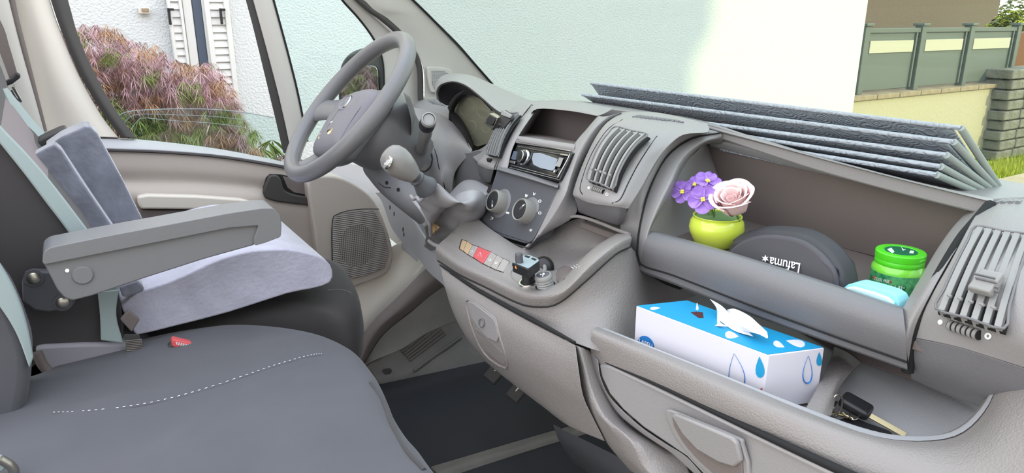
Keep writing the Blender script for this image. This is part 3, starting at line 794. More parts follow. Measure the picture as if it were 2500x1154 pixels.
plate('cover', Y([(-20, 1110), (6, 1118), (24, 1128), (10, 1150), (-20, 1160)], -.07), (0, .01, 0), M['mint'], bl, bevel=.003)
# dark gap floor behind
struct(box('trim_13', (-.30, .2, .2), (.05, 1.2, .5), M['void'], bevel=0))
# ================================================================== DASHBOARD
D = thing('dashboard', 'grey van dashboard with centre stack, open shelf and glove box', 'dashboard', (.9, 0, .5))
BX = (.05, 0, -.01)
# ---- top deck and shelf
shell('top_deck', [
    X([(1290, 252), (1400, 252), (1500, 266), (1600, 280), (1724, 300), (1850, 338), (2000, 384), (2200, 436), (2420, 487)], .93),
    X([(1290, 246), (1400, 246), (1500, 258), (1600, 274), (1724, 296), (1850, 334), (2000, 380), (2200, 432), (2425, 484)], 1.02),
    [V((1.16, p.y * 1.1, .855)) for p in X([(1290, 246), (1400, 246), (1500, 258), (1600, 274), (1724, 296), (1850, 334), (2000, 380), (2200, 432), (2425, 484)], 1.02)]], M['dash'], D, back=(0, 0, -.02))
shell('shelf_rail', [
    X([(1732, 356), (1900, 398), (2100, 446), (2362, 514)], .958),
    X([(1738, 342), (1900, 382), (2100, 433), (2392, 506)], .945),
    X([(1738, 332), (1900, 372), (2100, 424), (2410, 500)], .95)], M['rail'], D, back=(.02, 0, -.004))
shell('deck_edge', [
    X([(1724, 330), (1850, 358), (2000, 396), (2200, 447), (2420, 502)], .955),
    X([(1724, 312), (1850, 345), (2000, 386), (2200, 438), (2425, 494)], .925),
    X([(1724, 300), (1850, 336), (2000, 381), (2200, 434), (2425, 486)], .94)], M['dash'], D, back=(.03, 0, -.01))
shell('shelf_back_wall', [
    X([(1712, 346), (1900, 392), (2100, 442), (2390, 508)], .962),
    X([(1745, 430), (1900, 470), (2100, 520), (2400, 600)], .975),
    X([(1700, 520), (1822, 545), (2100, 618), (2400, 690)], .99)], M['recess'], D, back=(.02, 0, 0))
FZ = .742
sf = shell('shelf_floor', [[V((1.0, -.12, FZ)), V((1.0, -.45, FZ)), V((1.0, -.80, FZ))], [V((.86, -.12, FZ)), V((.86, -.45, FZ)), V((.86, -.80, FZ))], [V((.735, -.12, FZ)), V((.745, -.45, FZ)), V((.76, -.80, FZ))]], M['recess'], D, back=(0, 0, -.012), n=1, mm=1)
shell('shelf_side_wall', [
    X([(1716, 353, .90), (1722, 352, .93), (1728, 352, .962)]),
    X([(1672, 402, .86), (1710, 420, .92), (1754, 428, .972)]),
    X([(1638, 464, .80), (1700, 500, .90), (1800, 545, .99)]),
    X([(1586, 565, .742), (1640, 590, .80), (1760, 620, .90)]),
    X([(1586, 620, .742), (1640, 650, .80), (1740, 670, .88)])], M['dash'], D, back=(0, .02, 0))
shell('shelf_frame', [
    X([(1760, 322, .925), (1690, 336, .88), (1632, 376, .83), (1594, 440, .785), (1568, 520, .745), (1556, 600, .728), (1566, 655, .735)]),
    X([(1765, 336, .93), (1716, 346, .885), (1668, 384, .84), (1632, 446, .785), (1598, 520, .745), (1576, 590, .726), (1578, 655, .735)]),
    X([(1768, 352, .955), (1718, 353, .90), (1673, 402, .86), (1640, 464, .795), (1610, 520, .76), (1588, 565, .742), (1590, 655, .74)])], M['dash'], D, back=(.03, 0, 0))
shell('centre_cheek', [
    X([(1724, 316, .91), (1668, 324, .86), (1632, 350, .825), (1597, 394, .79), (1562, 456, .755), (1534, 510, .735), (1514, 548, .73), (1530, 600, .74), (1558, 668, .755)]),
    X([(1740, 318, .92), (1680, 329, .87), (1634, 362, .826), (1598, 414, .785), (1567, 472, .755), (1543, 540, .738), (1532, 590, .735), (1540, 630, .74), (1560, 672, .755)]),
    X([(1762, 324, .93), (1692, 338, .885), (1634, 378, .835), (1596, 442, .79), (1570, 520, .75), (1557, 600, .735), (1560, 640, .738), (1568, 658, .742), (1572, 676, .755)])], M['dash'], D, back=(.04, 0, 0))
tube('shelf_seam', X([(1760, 324, .922), (1690, 338, .877), (1632, 378, .827), (1594, 442, .782), (1568, 522, .742), (1556, 600, .725), (1566, 645, .729), (1649, 674, .726), (1857, 755, .728), (2050, 826, .738), (2214, 884, .748)]), .0014, M['void'], D, seg=6)
shell('shelf_lip', [
    X([(1590, 561, .76), (1780, 614, .76), (2000, 682, .765), (2206, 750, .77)]),
    X([(1583, 568, .735), (1780, 623, .736), (2000, 692, .743), (2206, 762, .75)]),
    X([(1570, 605, .722), (1770, 665, .722), (1990, 740, .728), (2212, 820, .738)]),
    X([(1564, 644, .730), (1649, 673, .727), (1857, 754, .73), (2215, 884, .75)]),
    X([(1562, 664, .745), (1660, 700, .742), (1857, 777, .745), (2216, 902, .765)]),
    X([(1620, 664, .86), (1760, 700, .86), (1930, 767, .86), (2216, 862, .86)])], M['dashdark'], D, back=(.006, 0, -.004))
shell('shelf_right_arch', [
    X([(2196, 775, .752), (2204, 752, .765), (2240, 690, .80), (2288, 608, .86), (2328, 552, .91), (2364, 514, .955)]),
    X([(2210, 830, .742), (2226, 770, .75), (2262, 700, .77), (2312, 612, .83), (2352, 556, .885), (2392, 510, .93)]),
    X([(2217, 886, .752), (2234, 800, .752), (2274, 715, .765), (2326, 622, .815), (2366, 560, .87), (2408, 506, .92)])], M['dash'], D, back=(.05, 0, -.01))
tube('arch_groove', X([(2216, 905, .766), (2222, 840, .76), (2246, 762, .762), (2290, 680, .79), (2342, 592, .845), (2380, 545, .88), (2418, 500, .92)]), .007, M['void'], D, seg=8)
# ---- right vent pod
podr = shell('right_vent_pod', [
    X([(2400, 500, .93), (2440, 490, .94), (2500, 488, .94), (2620, 500, .94)]),
    X([(2370, 545, .86), (2430, 530, .87), (2500, 545, .86), (2620, 560, .86)]),
    X([(2320, 640, .795), (2400, 650, .78), (2480, 660, .775), (2600, 690, .77)]),
    X([(2262, 745, .76), (2360, 760, .745), (2450, 790, .735), (2570, 830, .73)]),
    X([(2236, 825, .755), (2330, 845, .745), (2420, 872, .74), (2540, 910, .74)])], M['dash'], D, back=(.06, 0, 0), bevel=.001)
shell('pod_lower_shaded', [  # darker material here paints in the shade under the pod
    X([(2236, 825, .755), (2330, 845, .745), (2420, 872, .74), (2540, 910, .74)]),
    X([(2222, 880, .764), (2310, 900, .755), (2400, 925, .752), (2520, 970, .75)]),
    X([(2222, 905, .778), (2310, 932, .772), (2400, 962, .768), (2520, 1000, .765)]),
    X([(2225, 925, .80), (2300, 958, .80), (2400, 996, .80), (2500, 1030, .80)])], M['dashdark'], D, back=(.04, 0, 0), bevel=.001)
def vent(name, par, tl, tr, br, bl, ns, bulge=.010, depth=.03, knob=None, sr=.0016, nhole=0, sdep=.014):
    """grille of curved upright slats inside a rim"""
    TL, TR, BR, BL = [W(*p[:2], x=p[2]) for p in (tl, tr, br, bl)]
    nrm = (TR - TL).cross(BL - TL).normalized()
    if nrm.dot(CAM - TL) < 0: nrm = -nrm
    def q(u, v, o=0): return (TL * (1 - u) + TR * u) * (1 - v) + (BL * (1 - u) + BR * u) * v + nrm * (bulge * 4 * v * (1 - v) + o)
    vt = shell(name, [[q(0, t, -.004), q(.5, t, -.004), q(1, t, -.004)] for t in (0, .25, .5, .75, 1)], M['void'], par, back=-nrm * .004, bevel=0)
    vs5 = [0, .2, .4, .6, .8, 1]
    rim = [q(0, t, .003) for t in vs5] + [q(.5, 1, .003)] + [q(1, 1 - t, .003) for t in vs5] + [q(.5, 0, .003)]
    tube('rim', rim, .0014, M['dashdark'], vt, closed=True, seg=8, n=3)
    for i in range(ns):
        u = (i + .5) / ns
        c = [q(u, t, .0035) for t in vs5]
        ud = (TR - TL).normalized()
        rows = [[p - ud * sr * .5 for p in c], [p + ud * sr * .5 for p in c]]
        shell('slat', rows, M['slat'], vt, back=-nrm * sdep, n=1, mm=3, bevel=.0004)
    for i in range(nhole):
        u = (i + .9) / (nhole + 1)
        tube('link', [q(u - .03, .86, .0075), q(u + .03, .87, .0075)], .0016, M['slat'], vt, seg=6, n=1)
    return vt, q, nrm
M['slat'] = mat('vent_slat_plastic', (138, 137, 136), .45)
vr, qf, nr_ = vent('right_air_vent', D, (2384, 556, .825), (2520, 580, .825), (2452, 806, .72), (2287, 757, .735), 6, bulge=.004, sr=.0062, nhole=5)
ft_ = (qf(0, 1) - qf(0, 0)).normalized(); ut_ = (qf(1, .5) - qf(0, .5)).normalized()
kb = box('slider', W(2408, 690, x=.747), (.022, .026, .010), M['slat'], vr, ux=ut_, uy=ft_, bevel=.002)
for i in range(4): box('grip', W(2408 + i * 3 - 4, 690 + (i - 1.5) * 11, x=.742), (.020, .0015, .003), M['dashdark'], kb, ux=ut_, uy=ft_, bevel=.0004)
def thumb(par, a, b, r, n, mtl='slat'):
    """ribbed thumb wheel between two points, with its slot"""
    a, b = V(a), V(b)
    sl_ = tube('thumbwheel', [a, b], r, M['void'], par, seg=12, n=1)
    ax = (b - a)
    for i in range(n):
        c = a + ax * ((i + .5) / n)
        tube('ridge', [c - ax * (.32 / n), c + ax * (.32 / n)], r * 1.12, M[mtl], sl_, seg=12, n=1)
    return sl_
thumb(D, on(podr, 2318, 793, .002), on(podr, 2392, 818, .002), .0052, 6)
plate('wheel_mark', [on(podr, 2295 + 6 * math.cos(t), 786 + 6 * math.sin(t), .0012) for t in [i * math.pi / 8 for i in range(16)]], (.001, 0, 0), M['white'], podr, bevel=0)
tube('ring_mark', [on(podr, 2412 + 6 * math.cos(t), 820 + 6 * math.sin(t), .0012) for t in [i * math.pi / 8 for i in range(16)]], .0011, M['white'], podr, closed=True, seg=6, n=1)
# demister slots on the pod top
for i in range(4):
    tube('demister_slot', X([(2430 + i * 18, 497 - i * .5, .925), (2462 + i * 14, 490 + i * .3, .955), (2500 + i * 10, 493 + i, .97)]), .003, M['dashdark'], podr, seg=6)
# right hand outer dash skin beyond the pod
shell('outer_skin', [
    X([(2560, 640, .80), (2700, 700, .80)]), X([(2500, 778, .765), (2640, 840, .765)]), X([(2470, 850, .76), (2640, 920, .74)]), X([(2446, 912, .76), (2640, 990, .72)])], M['console'], D, back=(.06, 0, 0))
tube('skin_seam', X([(2500, 776, .762), (2484, 818, .757), (2466, 862, .754), (2446, 911, .752), (2500, 938, .752), (2560, 966, .752)]), .0016, M['void'], D, seg=6)
# ---- glove box
R1 = [(1452, 800, .585), (1600, 864, .595), (1800, 946, .612), (1950, 1006, .63), (2100, 1060, .65), (2215, 1083, .675), (2335, 1071, .715), (2408, 1010, .745), (2450, 915, .775)]
shell('glove_box_panel', [
    X([(1466, 797, .606), (1606, 852, .616), (1803, 930, .635), (1952, 990, .652), (2100, 1043, .672), (2205, 1064, .695), (2320, 1056, .73), (2394, 1000, .758), (2440, 914, .782)]),
    X(R1),
    X([(1446, 812, .574), (1594, 880, .588), (1792, 963, .60), (1942, 1024, .618), (2094, 1080, .638), (2215, 1106, .66), (2350, 1094, .695), (2436, 1022, .725), (2482, 922, .765)]),
    X([(1441, 845, .575), (1585, 915, .585), (1775, 1000, .595), (1925, 1068, .61), (2080, 1130, .625), (2215, 1160, .645), (2370, 1150, .67), (2480, 1070, .70), (2560, 945, .74)]),
    X([(1447, 880, .578), (1580, 938, .586), (1740, 1015, .597), (1885, 1082, .61), (2030, 1148, .62), (2215, 1240, .635), (2420, 1260, .65), (2600, 1190, .67), (2700, 1000, .70)])], M['dash2'] if 'dash2' in M else M['console'], D, back=(.02, 0, 0))
shell('tray_rim', [
    [p - (p - CAM).normalized() * .002 for p in X([(1467, 796, .606), (1607, 852, .616), (1804, 930, .635), (1953, 989, .652), (2100, 1042, .672), (2205, 1063, .695), (2320, 1055, .73), (2394, 998, .758), (2440, 912, .782)])],
    [p - (p - CAM).normalized() * .002 for p in X([(1460, 802, .592), (1604, 864, .602), (1803, 944, .620), (1952, 1002, .638), (2100, 1054, .658), (2212, 1075, .683), (2330, 1064, .72), (2402, 1005, .75), (2446, 914, .778)])]], M['rail'], D, back=(.002, 0, 0), bevel=0)
shell('glove_box_edge', [
    X([(1441, 862, .577), (1450, 905, .577), (1475, 957, .577), (1510, 1010, .578), (1560, 1052, .58), (1604, 1082, .583), (1640, 1106, .585), (1700, 1160, .59)]),
    X([(1460, 878, .574), (1466, 920, .574), (1486, 964, .574), (1522, 1003, .575), (1570, 1045, .577), (1625, 1082, .58), (1676, 1114, .583), (1718, 1160, .588)])], M['dash'], D, back=(.03, 0, 0))
glid = plate('glove_box_lid', X([(1462, 888, .577), (1487, 893, .578), (1600, 945, .584), (1800, 1042, .594), (2030, 1152, .606), (2300, 1290, .62), (2300, 1500, .62), (1900, 1500, .59), (1722, 1164, .584), (1676, 1114, .58), (1625, 1080, .577), (1570, 1043, .575), (1522, 1001, .574), (1488, 962, .573), (1468, 920, .574)]), (.03, 0, 0), M['dash'], D, bevel=.003)
tube('lid_gap', X([(1478, 884, .580), (1600, 937, .586), (1740, 1003, .594), (1890, 1073, .602), (2040, 1142, .611), (2200, 1215, .62)]), [.0012, .0022, .003, .0042, .005, .005], M['void'], D, seg=8)
hs = plate('handle_surround', X([(1624, 1008, .578), (1634, 1001, .578), (1700, 1028, .582), (1798, 1068, .588), (1812, 1086, .588), (1830, 1170, .588), (1780, 1200, .588), (1730, 1160, .583), (1690, 1122, .579), (1652, 1075, .577), (1634, 1040, .577)]), (.006, 0, 0), M['dash'], glid, bevel=.002, smooth=2)
plate('handle_scoop', X([(1640, 1018, .5755), (1700, 1042, .580), (1790, 1078, .585), (1800, 1092, .585), (1814, 1170, .585), (1775, 1185, .585), (1738, 1152, .581), (1700, 1118, .578), (1662, 1072, .5755)]), (.003, 0, 0), M['recess'], hs, bevel=.001, smooth=2)
plate('handle_flap', X([(1638, 1014, .570), (1648, 1011, .570), (1700, 1032, .573), (1786, 1068, .578), (1797, 1082, .578), (1808, 1126, .58), (1790, 1140, .58), (1750, 1128, .576), (1700, 1098, .573), (1664, 1060, .571)]), (.007, 0, 0), M['dash'], hs, bevel=.0025)
# glove tray interior
TZ = .622
tf = shell('tray_floor', [[V((.90, -.25, TZ + .015)), V((.90, -.55, TZ + .015)), V((.92, -.85, TZ + .015))], [V((.74, -.25, TZ)), V((.76, -.55, TZ)), V((.80, -.86, TZ))], [V((.60, -.25, TZ)), V((.64, -.58, TZ)), V((.70, -.80, TZ))]], M['rail'], D, back=(0, 0, -.012), n=3, mm=3)
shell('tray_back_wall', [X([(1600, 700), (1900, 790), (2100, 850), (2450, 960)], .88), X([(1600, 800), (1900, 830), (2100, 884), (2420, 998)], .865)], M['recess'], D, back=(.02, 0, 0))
shell('tray_divider', [
    X([(2036, 845, .86), (2070, 860, .855), (2102, 884, .86)]),
    X([(2024, 885, .80), (2052, 895, .79), (2080, 905, .80)]),
    X([(2000, 935, .73), (2035, 945, .725), (2048, 950, .745)]),
    X([(1965, 1000, .66), (2000, 1012, .66), (2030, 1015, .68)])], M['console'], D, back=(0, .012, -.03))
# ---- centre stack
OL = [(1300, 250, .85), (1266, 290, .80), (1238, 335, .765), (1218, 382, .735), (1206, 412, .72), (1185, 480, .69), (1168, 545, .665)]
shell('stack_crown', [
    X([(1262, 266, .86), (1300, 250, .88), (1400, 248, .885), (1500, 264, .89)]),
    X([(1276, 276, .82), (1306, 262, .83), (1395, 262, .83), (1474, 278, .83)]),
    X([(1290, 290, .80), (1311, 266, .815), (1390, 271, .815), (1458, 283, .815)])], M['dash'], D, back=(.04, 0, 0))
shell('stack_left_band', [
    X([(1296, 256, .845), (1264, 292, .80), (1237, 337, .765), (1218, 382, .735), (1206, 414, .72)]),
    X([(1306, 262, .832), (1280, 290, .79), (1252, 335, .752), (1232, 380, .725), (1220, 416, .708)]),
    X([(1313, 265, .84), (1292, 293, .79), (1267, 331, .758), (1250, 367, .735), (1238, 420, .715)])], M['dash'], D, back=(.05, 0, 0))
tube('stack_groove', X([(1300, 262, .838), (1270, 292, .795), (1243, 337, .758), (1223, 384, .730), (1211, 414, .714)]), .0011, M['void'], D, seg=6)
shell('stack_right_band', [
    X([(1460, 282, .82), (1432, 315, .788), (1402, 352, .758), (1386, 400, .735), (1362, 452, .712), (1330, 520, .688), (1294, 596, .662)]),
    X([(1478, 284, .81), (1446, 318, .776), (1414, 372, .745), (1394, 430, .722), (1380, 475, .702), (1348, 530, .685), (1308, 585, .665)]),
    X([(1518, 274, .85), (1482, 298, .815), (1448, 348, .78), (1414, 424, .75), (1404, 478, .735), (1404, 526, .725), (1322, 575, .68)])], M['dash'], D, back=(.04, 0, 0))
shell('stack_bridge', [X([(1264, 331), (1330, 341), (1404, 352)], .757), X([(1262, 338), (1330, 349), (1403, 360)], .750), X([(1258, 349), (1330, 360), (1401, 371)], .748)], M['dash'], D, back=(.05, 0, 0))
cb = shell('storage_cubby', [X([(1308, 262), (1388, 268), (1462, 281)], .86), X([(1262, 334), (1330, 348), (1404, 356)], .86)], M['void2'] if 'void2' in M else M['recess'], D, back=(.01, 0, 0))
shell('cubby_floor', [X([(1262, 332), (1330, 342), (1404, 352)], .757), X([(1285, 322), (1350, 332), (1415, 345)], .86)], M['recess'], cb, back=(0, 0, -.004))
shell('cubby_left_wall', [X([(1313, 266, .82), (1292, 293, .79), (1268, 331, .76)]), X([(1322, 268, .86), (1308, 292, .86), (1290, 326, .86)])], M['dash'], cb, back=(0, .004, 0))
shell('stack_core', [X([(1190, 380), (1300, 400), (1410, 430), (1500, 500)], .80), X([(1165, 470), (1280, 490), (1400, 540), (1530, 560)], .78), X([(1110, 600), (1250, 640), (1400, 640), (1540, 660)], .80)], M['void'], D)
# radio
M['radio'] = mat('radio_gloss_black', (18, 19, 24), .12, spec=.7)
M['lcd'] = mat('radio_display', (128, 138, 152), .15, spec=.8)
xr = lambda py: .745 - (py - 350) * .00042
rd = plate('radio_well', X([(1252, 342, .765), (1404, 366, .765), (1370, 452, .745), (1230, 418, .745)]), (.02, 0, 0), M['void'], D, bevel=.001)
rp_ = [(1262, 352), (1396, 374), (1365, 442), (1360, 444), (1240, 412), (1241, 404)]
ra = plate('radio', X([(a, b, xr(b) + .002) for a, b in rp_]), (.03, 0, 0), M['radio'], D, bevel=.002)
def rq(a, b, o=0): return W(a, b, x=xr(b) - .0005 - o)
def rpl(name, pts, th, m, bev=.0006, par=None, **k): return plate(name, [rq(a, b, th) for a, b in pts], (th, 0, 0), m, par or ra, bevel=bev, **k)
for a, b, nme in (((1266, 345), (1394, 369), 'trim_line'), ((1264, 357), (1388, 380), 'trim_line'), ((1244, 402), (1362, 433), 'trim_line'), ((1243, 408), (1364, 438), 'trim_line')):
    tube(nme, [rq(*a, .001), rq(*b, .001)], .0006, M['chrome'], ra, seg=5, n=1)
tube('edge_chrome', [rq(1391, 376, .001), rq(1384, 392, .0015), rq(1362, 432, .001)], .0009, M['chrome'], ra, seg=6)
rpl('display', [(1302, 373), (1318, 373), (1361, 388), (1358, 396), (1354, 411), (1348, 417), (1318, 410), (1302, 402), (1298, 388)], .0012, M['lcd'], r=.002)
rpl('button_block', [(1365, 384), (1375, 386), (1366, 408), (1355, 405)], .0012, M['slat'])
rpl('left_buttons', [(1254, 368), (1263, 370), (1258, 391), (1247, 388)], .001, M['slate'])
rpl('silver_keys', [(1245, 391), (1258, 394), (1256, 400), (1244, 397)], .001, M['chrome'])
rpl('eject_key', [(1368, 374), (1386, 377), (1384, 381), (1367, 378)], .001, M['steel'])
kc = rq(1279, 384); kn = (CAM - kc).normalized(); kn = V((-.93, 0, .36))
kk = lathe('volume_knob', [(.001, .011), (.0105, .011), (.0115, .010), (.0125, .002), (.0155, .001), (.016, -.001), (.001, -.001)], kc, kn, [M['chrome'], M['radio']], ra, seg=36, mids=[0, 0, 1, 0, 0, 0])
lathe('jack_socket', [(.0014, .001), (.0022, .0025), (.0036, .0025), (.004, 0), (.0014, 0)], rq(1356, 418), kn, M['chrome'], ra, seg=20)
# climate panel
cl = plate('climate_panel', X([(1213, 412, .708), (1362, 455, .708), (1364, 462, .706), (1302, 582, .662), (1292, 594, .658), (1280, 595, .657), (1186, 566, .657), (1174, 556, .660), (1172, 540, .664)]), (.04, 0, 0), M['climate'], D, bevel=.004, seg=4)
shell('panel_foot', [X([(1166, 540, .668), (1172, 560, .657), (1190, 572, .652), (1280, 601, .650), (1296, 597, .655), (1316, 572, .668)]), X([(1166, 552, .675), (1174, 572, .668), (1192, 583, .665), (1276, 612, .664), (1298, 606, .668), (1320, 580, .68)])], M['climate'], D, back=(.03, 0, 0))
shell('panel_ledge', [X([(1218, 404), (1290, 424), (1366, 447)], .716), X([(1214, 412), (1286, 433), (1362, 457)], .700), X([(1213, 416), (1284, 437), (1361, 461)], .704)], M['dashdark'], D, back=(.03, 0, 0))
n1 = (W(1213, 412, x=.708) - W(1362, 455, x=.708)).cross(W(1186, 566, x=.657) - W(1213, 412, x=.708)).normalized()
if n1.dot(CAM - W(1250, 500, x=.69)) < 0: n1 = -n1
n1 = V((n1.x, 0, n1.z)).normalized()
M['rib'] = mat('knob_ribbed', (128, 126, 122), .4)
def dial(px, py, ang):
    c = on(cl, px, py, 0)
    lathe('dial_dish', [(.001, .0012), (.028, .0012), (.0295, .0), (.001, 0)], c, n1, M['dashdark'], cl, seg=40, sx=1.0)
    k = lathe('dial', [(.0165, .006), (.0175, .022), (.0195, .0235), (.021, .0215), (.022, .004), (.0225, 0), (.0165, 0)], c, n1, M['rib'], cl, seg=72, rib=.025, closed=True)
    lathe('dial_well', [(.0172, .0225), (.0160, .0228), (.0150, .006), (.001, .006), (.001, .003), (.0168, .003)], c, n1, M['black'], k, seg=36)
    ax, u, w = frame_of(n1)
    d = u * math.cos(ang) + w * math.sin(ang); s = n1.cross(d)
    v = []
    for t, hw, hh in ((-.0165, .0035, .015), (-.006, .0042, .0215), (.006, .0042, .0235), (.0165, .0035, .021)):
        p = c + d * t
        v += [p - s * hw * 1.3 + n1 * .009, p - s * hw * .6 + n1 * hh, p + s * hw * .6 + n1 * hh, p + s * hw * 1.3 + n1 * .009]
    fa = [(4 * i + j, 4 * i + j + 1, 4 * i + 5 + j, 4 * i + 4 + j) for i in range(3) for j in range(3)] + [(0, 1, 2, 3), (15, 14, 13, 12)]
    fa += [(4 * i, 4 * i + 4, 4 * i + 7, 4 * i + 3) for i in range(3)]
    mk('pointer', v, fa, M['climate'], k, bevel=.0008)
    box('pointer_mark', c + d * .0125 + n1 * .0228, (.006, .0022, .0012), M['white'], k, ux=d, uy=s, bevel=.0003)
    return c
ax_, u_, w_ = frame_of(n1)
c = dial(1224, 496, 2.2)
c = dial(1291, 519, 4.0)
def glyph(s, px, py, sz=7, par=None, m=None):
    a = on(cl, px - sz / 2, py + sz / 2, .0006); b = on(cl, px + sz / 2, py + sz / 2 + 1.5, .0006); t = on(cl, px - sz / 2 + 2, py - sz / 2, .0006)
    text('dial_mark', s, a, b, t, m or M['white'], par or cl)
for s, x, y in (('3', 1200, 532), ('2', 1209, 542), ('1', 1221, 539), ('0', 1198, 478), ('v', 1303, 473), ('o', 1317, 490), ('o', 1317, 519), ('*', 1295, 561), ('c', 1254, 546), ('w', 1284, 477), ('=', 1234, 526), ('-', 1238, 520)):
    glyph(s, x, y)
tube('panel_line', [on(cl, 1179, 543, .0003), on(cl, 1186, 556, .0003), on(cl, 1280, 588, .0003), on(cl, 1296, 590, .0003)], .0007, M['void'], cl, seg=5)
# ---- centre-right vent pod
podc = shell('centre_vent_pod', [
    X([(1518, 274, .86), (1560, 272, .875), (1620, 277, .885), (1728, 301, .895)]),
    X([(1484, 297, .80), (1530, 288, .82), (1596, 294, .835), (1729, 322, .875)]),
    X([(1464, 320, .775), (1510, 309, .782), (1590, 328, .79), (1672, 328, .835)]),
    X([(1446, 350, .755), (1492, 340, .752), (1566, 366, .755), (1637, 352, .80)]),
    X([(1428, 388, .735), (1478, 380, .728), (1544, 404, .732), (1603, 394, .77)]),
    X([(1412, 428, .715), (1462, 424, .705), (1522, 444, .708), (1568, 456, .735)]),
    X([(1399, 470, .695), (1444, 478, .685), (1502, 490, .687), (1545, 492, .712)]),
    X([(1402, 480, .695), (1440, 496, .685), (1494, 504, .685), (1534, 510, .705)])], M['dash'], D, back=(.05, 0, 0))
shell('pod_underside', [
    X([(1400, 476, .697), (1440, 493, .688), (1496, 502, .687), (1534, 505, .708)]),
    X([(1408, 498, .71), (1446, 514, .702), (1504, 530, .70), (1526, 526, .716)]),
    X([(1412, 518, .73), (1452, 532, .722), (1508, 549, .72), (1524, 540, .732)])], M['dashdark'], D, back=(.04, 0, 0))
vc, qc, nc_ = vent('centre_air_vent', D, (1504, 312, .768), (1583, 331, .768), (1500, 463, .688), (1434, 438, .688), 5, bulge=.011, sr=.0042, nhole=5)
thumb(D, on(podc, 1446, 459, .001), on(podc, 1474, 468, .001), .0036, 6)
plate('wheel_mark', [on(podc, 1437 + 3 * math.cos(t), 458 + 3.4 * math.sin(t), .001) for t in [i * math.pi / 5 for i in range(10)]], (.001, 0, 0), M['white'], podc, bevel=0)
tube('ring_mark', [on(podc, 1482 + 3 * math.cos(t), 474 + 3.4 * math.sin(t), .001) for t in [i * math.pi / 5 for i in range(10)]], .0006, M['white'], podc, closed=True, seg=5, n=1)
for i in range(9):
    f = i / 8
    tube('demister_slot', [on(podc, 1545 + 78 * f, 286 + 8 * f, .0012), on(podc, 1562 + 84 * f, 283 + 11 * f, .0012), on(podc, 1580 + 88 * f, 286 + 13 * f, .0012)], .0022, M['dashdark'], podc, seg=6)
tube('pod_seam', [on(podc, x, y, .0004) for x, y in ((1520, 292), (1488, 312), (1462, 345), (1440, 385), (1424, 428), (1416, 460), (1422, 474))], .0009, M['void'], podc, seg=5)
tube('pod_seam', [on(podc, x, y, .0004) for x, y in ((1604, 332), (1580, 366), (1556, 404), (1534, 446), (1514, 486), (1494, 496))], .0009, M['void'], podc, seg=5)
# ---- left vent pod
podl = shell('driver_vent_pod', [
    X([(1248, 262, .86), (1272, 254, .87), (1300, 252, .85)]),
    X([(1236, 276, .815), (1262, 270, .815), (1280, 276, .81)]),
    X([(1212, 325, .765), (1236, 322, .762), (1240, 335, .765)]),
    X([(1184, 375, .735), (1206, 380, .73), (1218, 384, .735)]),
    X([(1168, 394, .722), (1190, 402, .715), (1207, 408, .72)]),
    X([(1166, 402, .722), (1188, 412, .715), (1206, 416, .72)])], M['dash'], D, back=(.06, 0, 0))
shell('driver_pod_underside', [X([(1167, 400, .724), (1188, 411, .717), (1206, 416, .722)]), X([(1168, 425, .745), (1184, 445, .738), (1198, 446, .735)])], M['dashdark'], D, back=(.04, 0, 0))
vent('driver_air_vent', D, (1245, 279, .785), (1268, 278, .785), (1217, 381, .715), (1188, 376, .715), 5, bulge=.008, sr=.0012)
box('vent_switch', on(podl, 1195, 391, .003), (.014, .006, .008), M['black'], podl, ux=(0, 1, 0), uy=(1, 0, .3), bevel=.001)
# ---- instrument hood and cluster
M['hoodin'] = mat('hood_lining', (44, 42, 46), .7)
hd = shell('instrument_hood', [
    X([(1064, 236, .80), (1062, 214, .81), (1070, 193, .84), (1088, 182, .88), (1112, 179, .90), (1150, 184, .92), (1200, 204, .93), (1250, 226, .94), (1310, 252, .95)]),
    X([(1063, 238, .78), (1062, 216, .79), (1070, 197, .81), (1086, 189, .83), (1112, 187, .84), (1146, 193, .85), (1190, 217, .86), (1240, 246, .87), (1275, 262, .88)]),
    X([(1065, 240, .77), (1064, 222, .775), (1072, 207, .78), (1086, 200, .785), (1110, 197, .79), (1140, 207, .79), (1174, 232, .79), (1212, 264, .79), (1238, 278, .80)]),
    X([(1072, 246, .78), (1070, 228, .785), (1076, 213, .79), (1088, 205, .795), (1110, 202, .80), (1138, 212, .80), (1170, 237, .80), (1207, 268, .80), (1232, 284, .81)])], M['dash'], D, back=(.012, 0, -.006))
plate('hood_underside', X([(1062, 220, .80), (1072, 205, .80), (1090, 199, .80), (1112, 197, .81), (1142, 208, .81), (1176, 235, .81), (1170, 240, .83), (1142, 224, .84), (1118, 230, .84), (1100, 250, .83), (1090, 258, .82), (1072, 248, .81), (1064, 236, .80)]), (.02, 0, 0), M['hoodin'], hd, bevel=.001)
shell('cluster_bezel', [
    X([(1092, 262, .815), (1102, 244, .815), (1118, 228, .82), (1142, 219, .82), (1174, 232, .82), (1207, 264, .82), (1234, 290, .81)]),
    X([(1098, 275, .83), (1108, 252, .83), (1124, 234, .835), (1146, 225, .835), (1172, 237, .835), (1202, 268, .83), (1230, 296, .82)])], M['dashdark'], D, back=(.02, 0, 0))
tube('bezel_shadow_gap', X([(1101, 300, .835), (1102, 275, .835), (1112, 252, .835), (1130, 234, .838), (1148, 228, .838), (1172, 239, .838), (1202, 270, .834)]), [.006, .006, .005, .004, .0025, .0015, .0015], M['void'], D, seg=8)
M['lens'] = mat('cluster_lens', (140, 138, 120), .08, spec=.6, coat=.3)  # paler base colour carries the cabin's reflection in the lens
ln = plate('cluster_lens', X([(1108, 290), (1112, 262), (1124, 243), (1146, 230), (1172, 238), (1202, 268), (1230, 294), (1214, 325), (1192, 350), (1166, 358), (1150, 350), (1130, 330)], .85), (.01, 0, 0), M['lens'], D, bevel=.001)
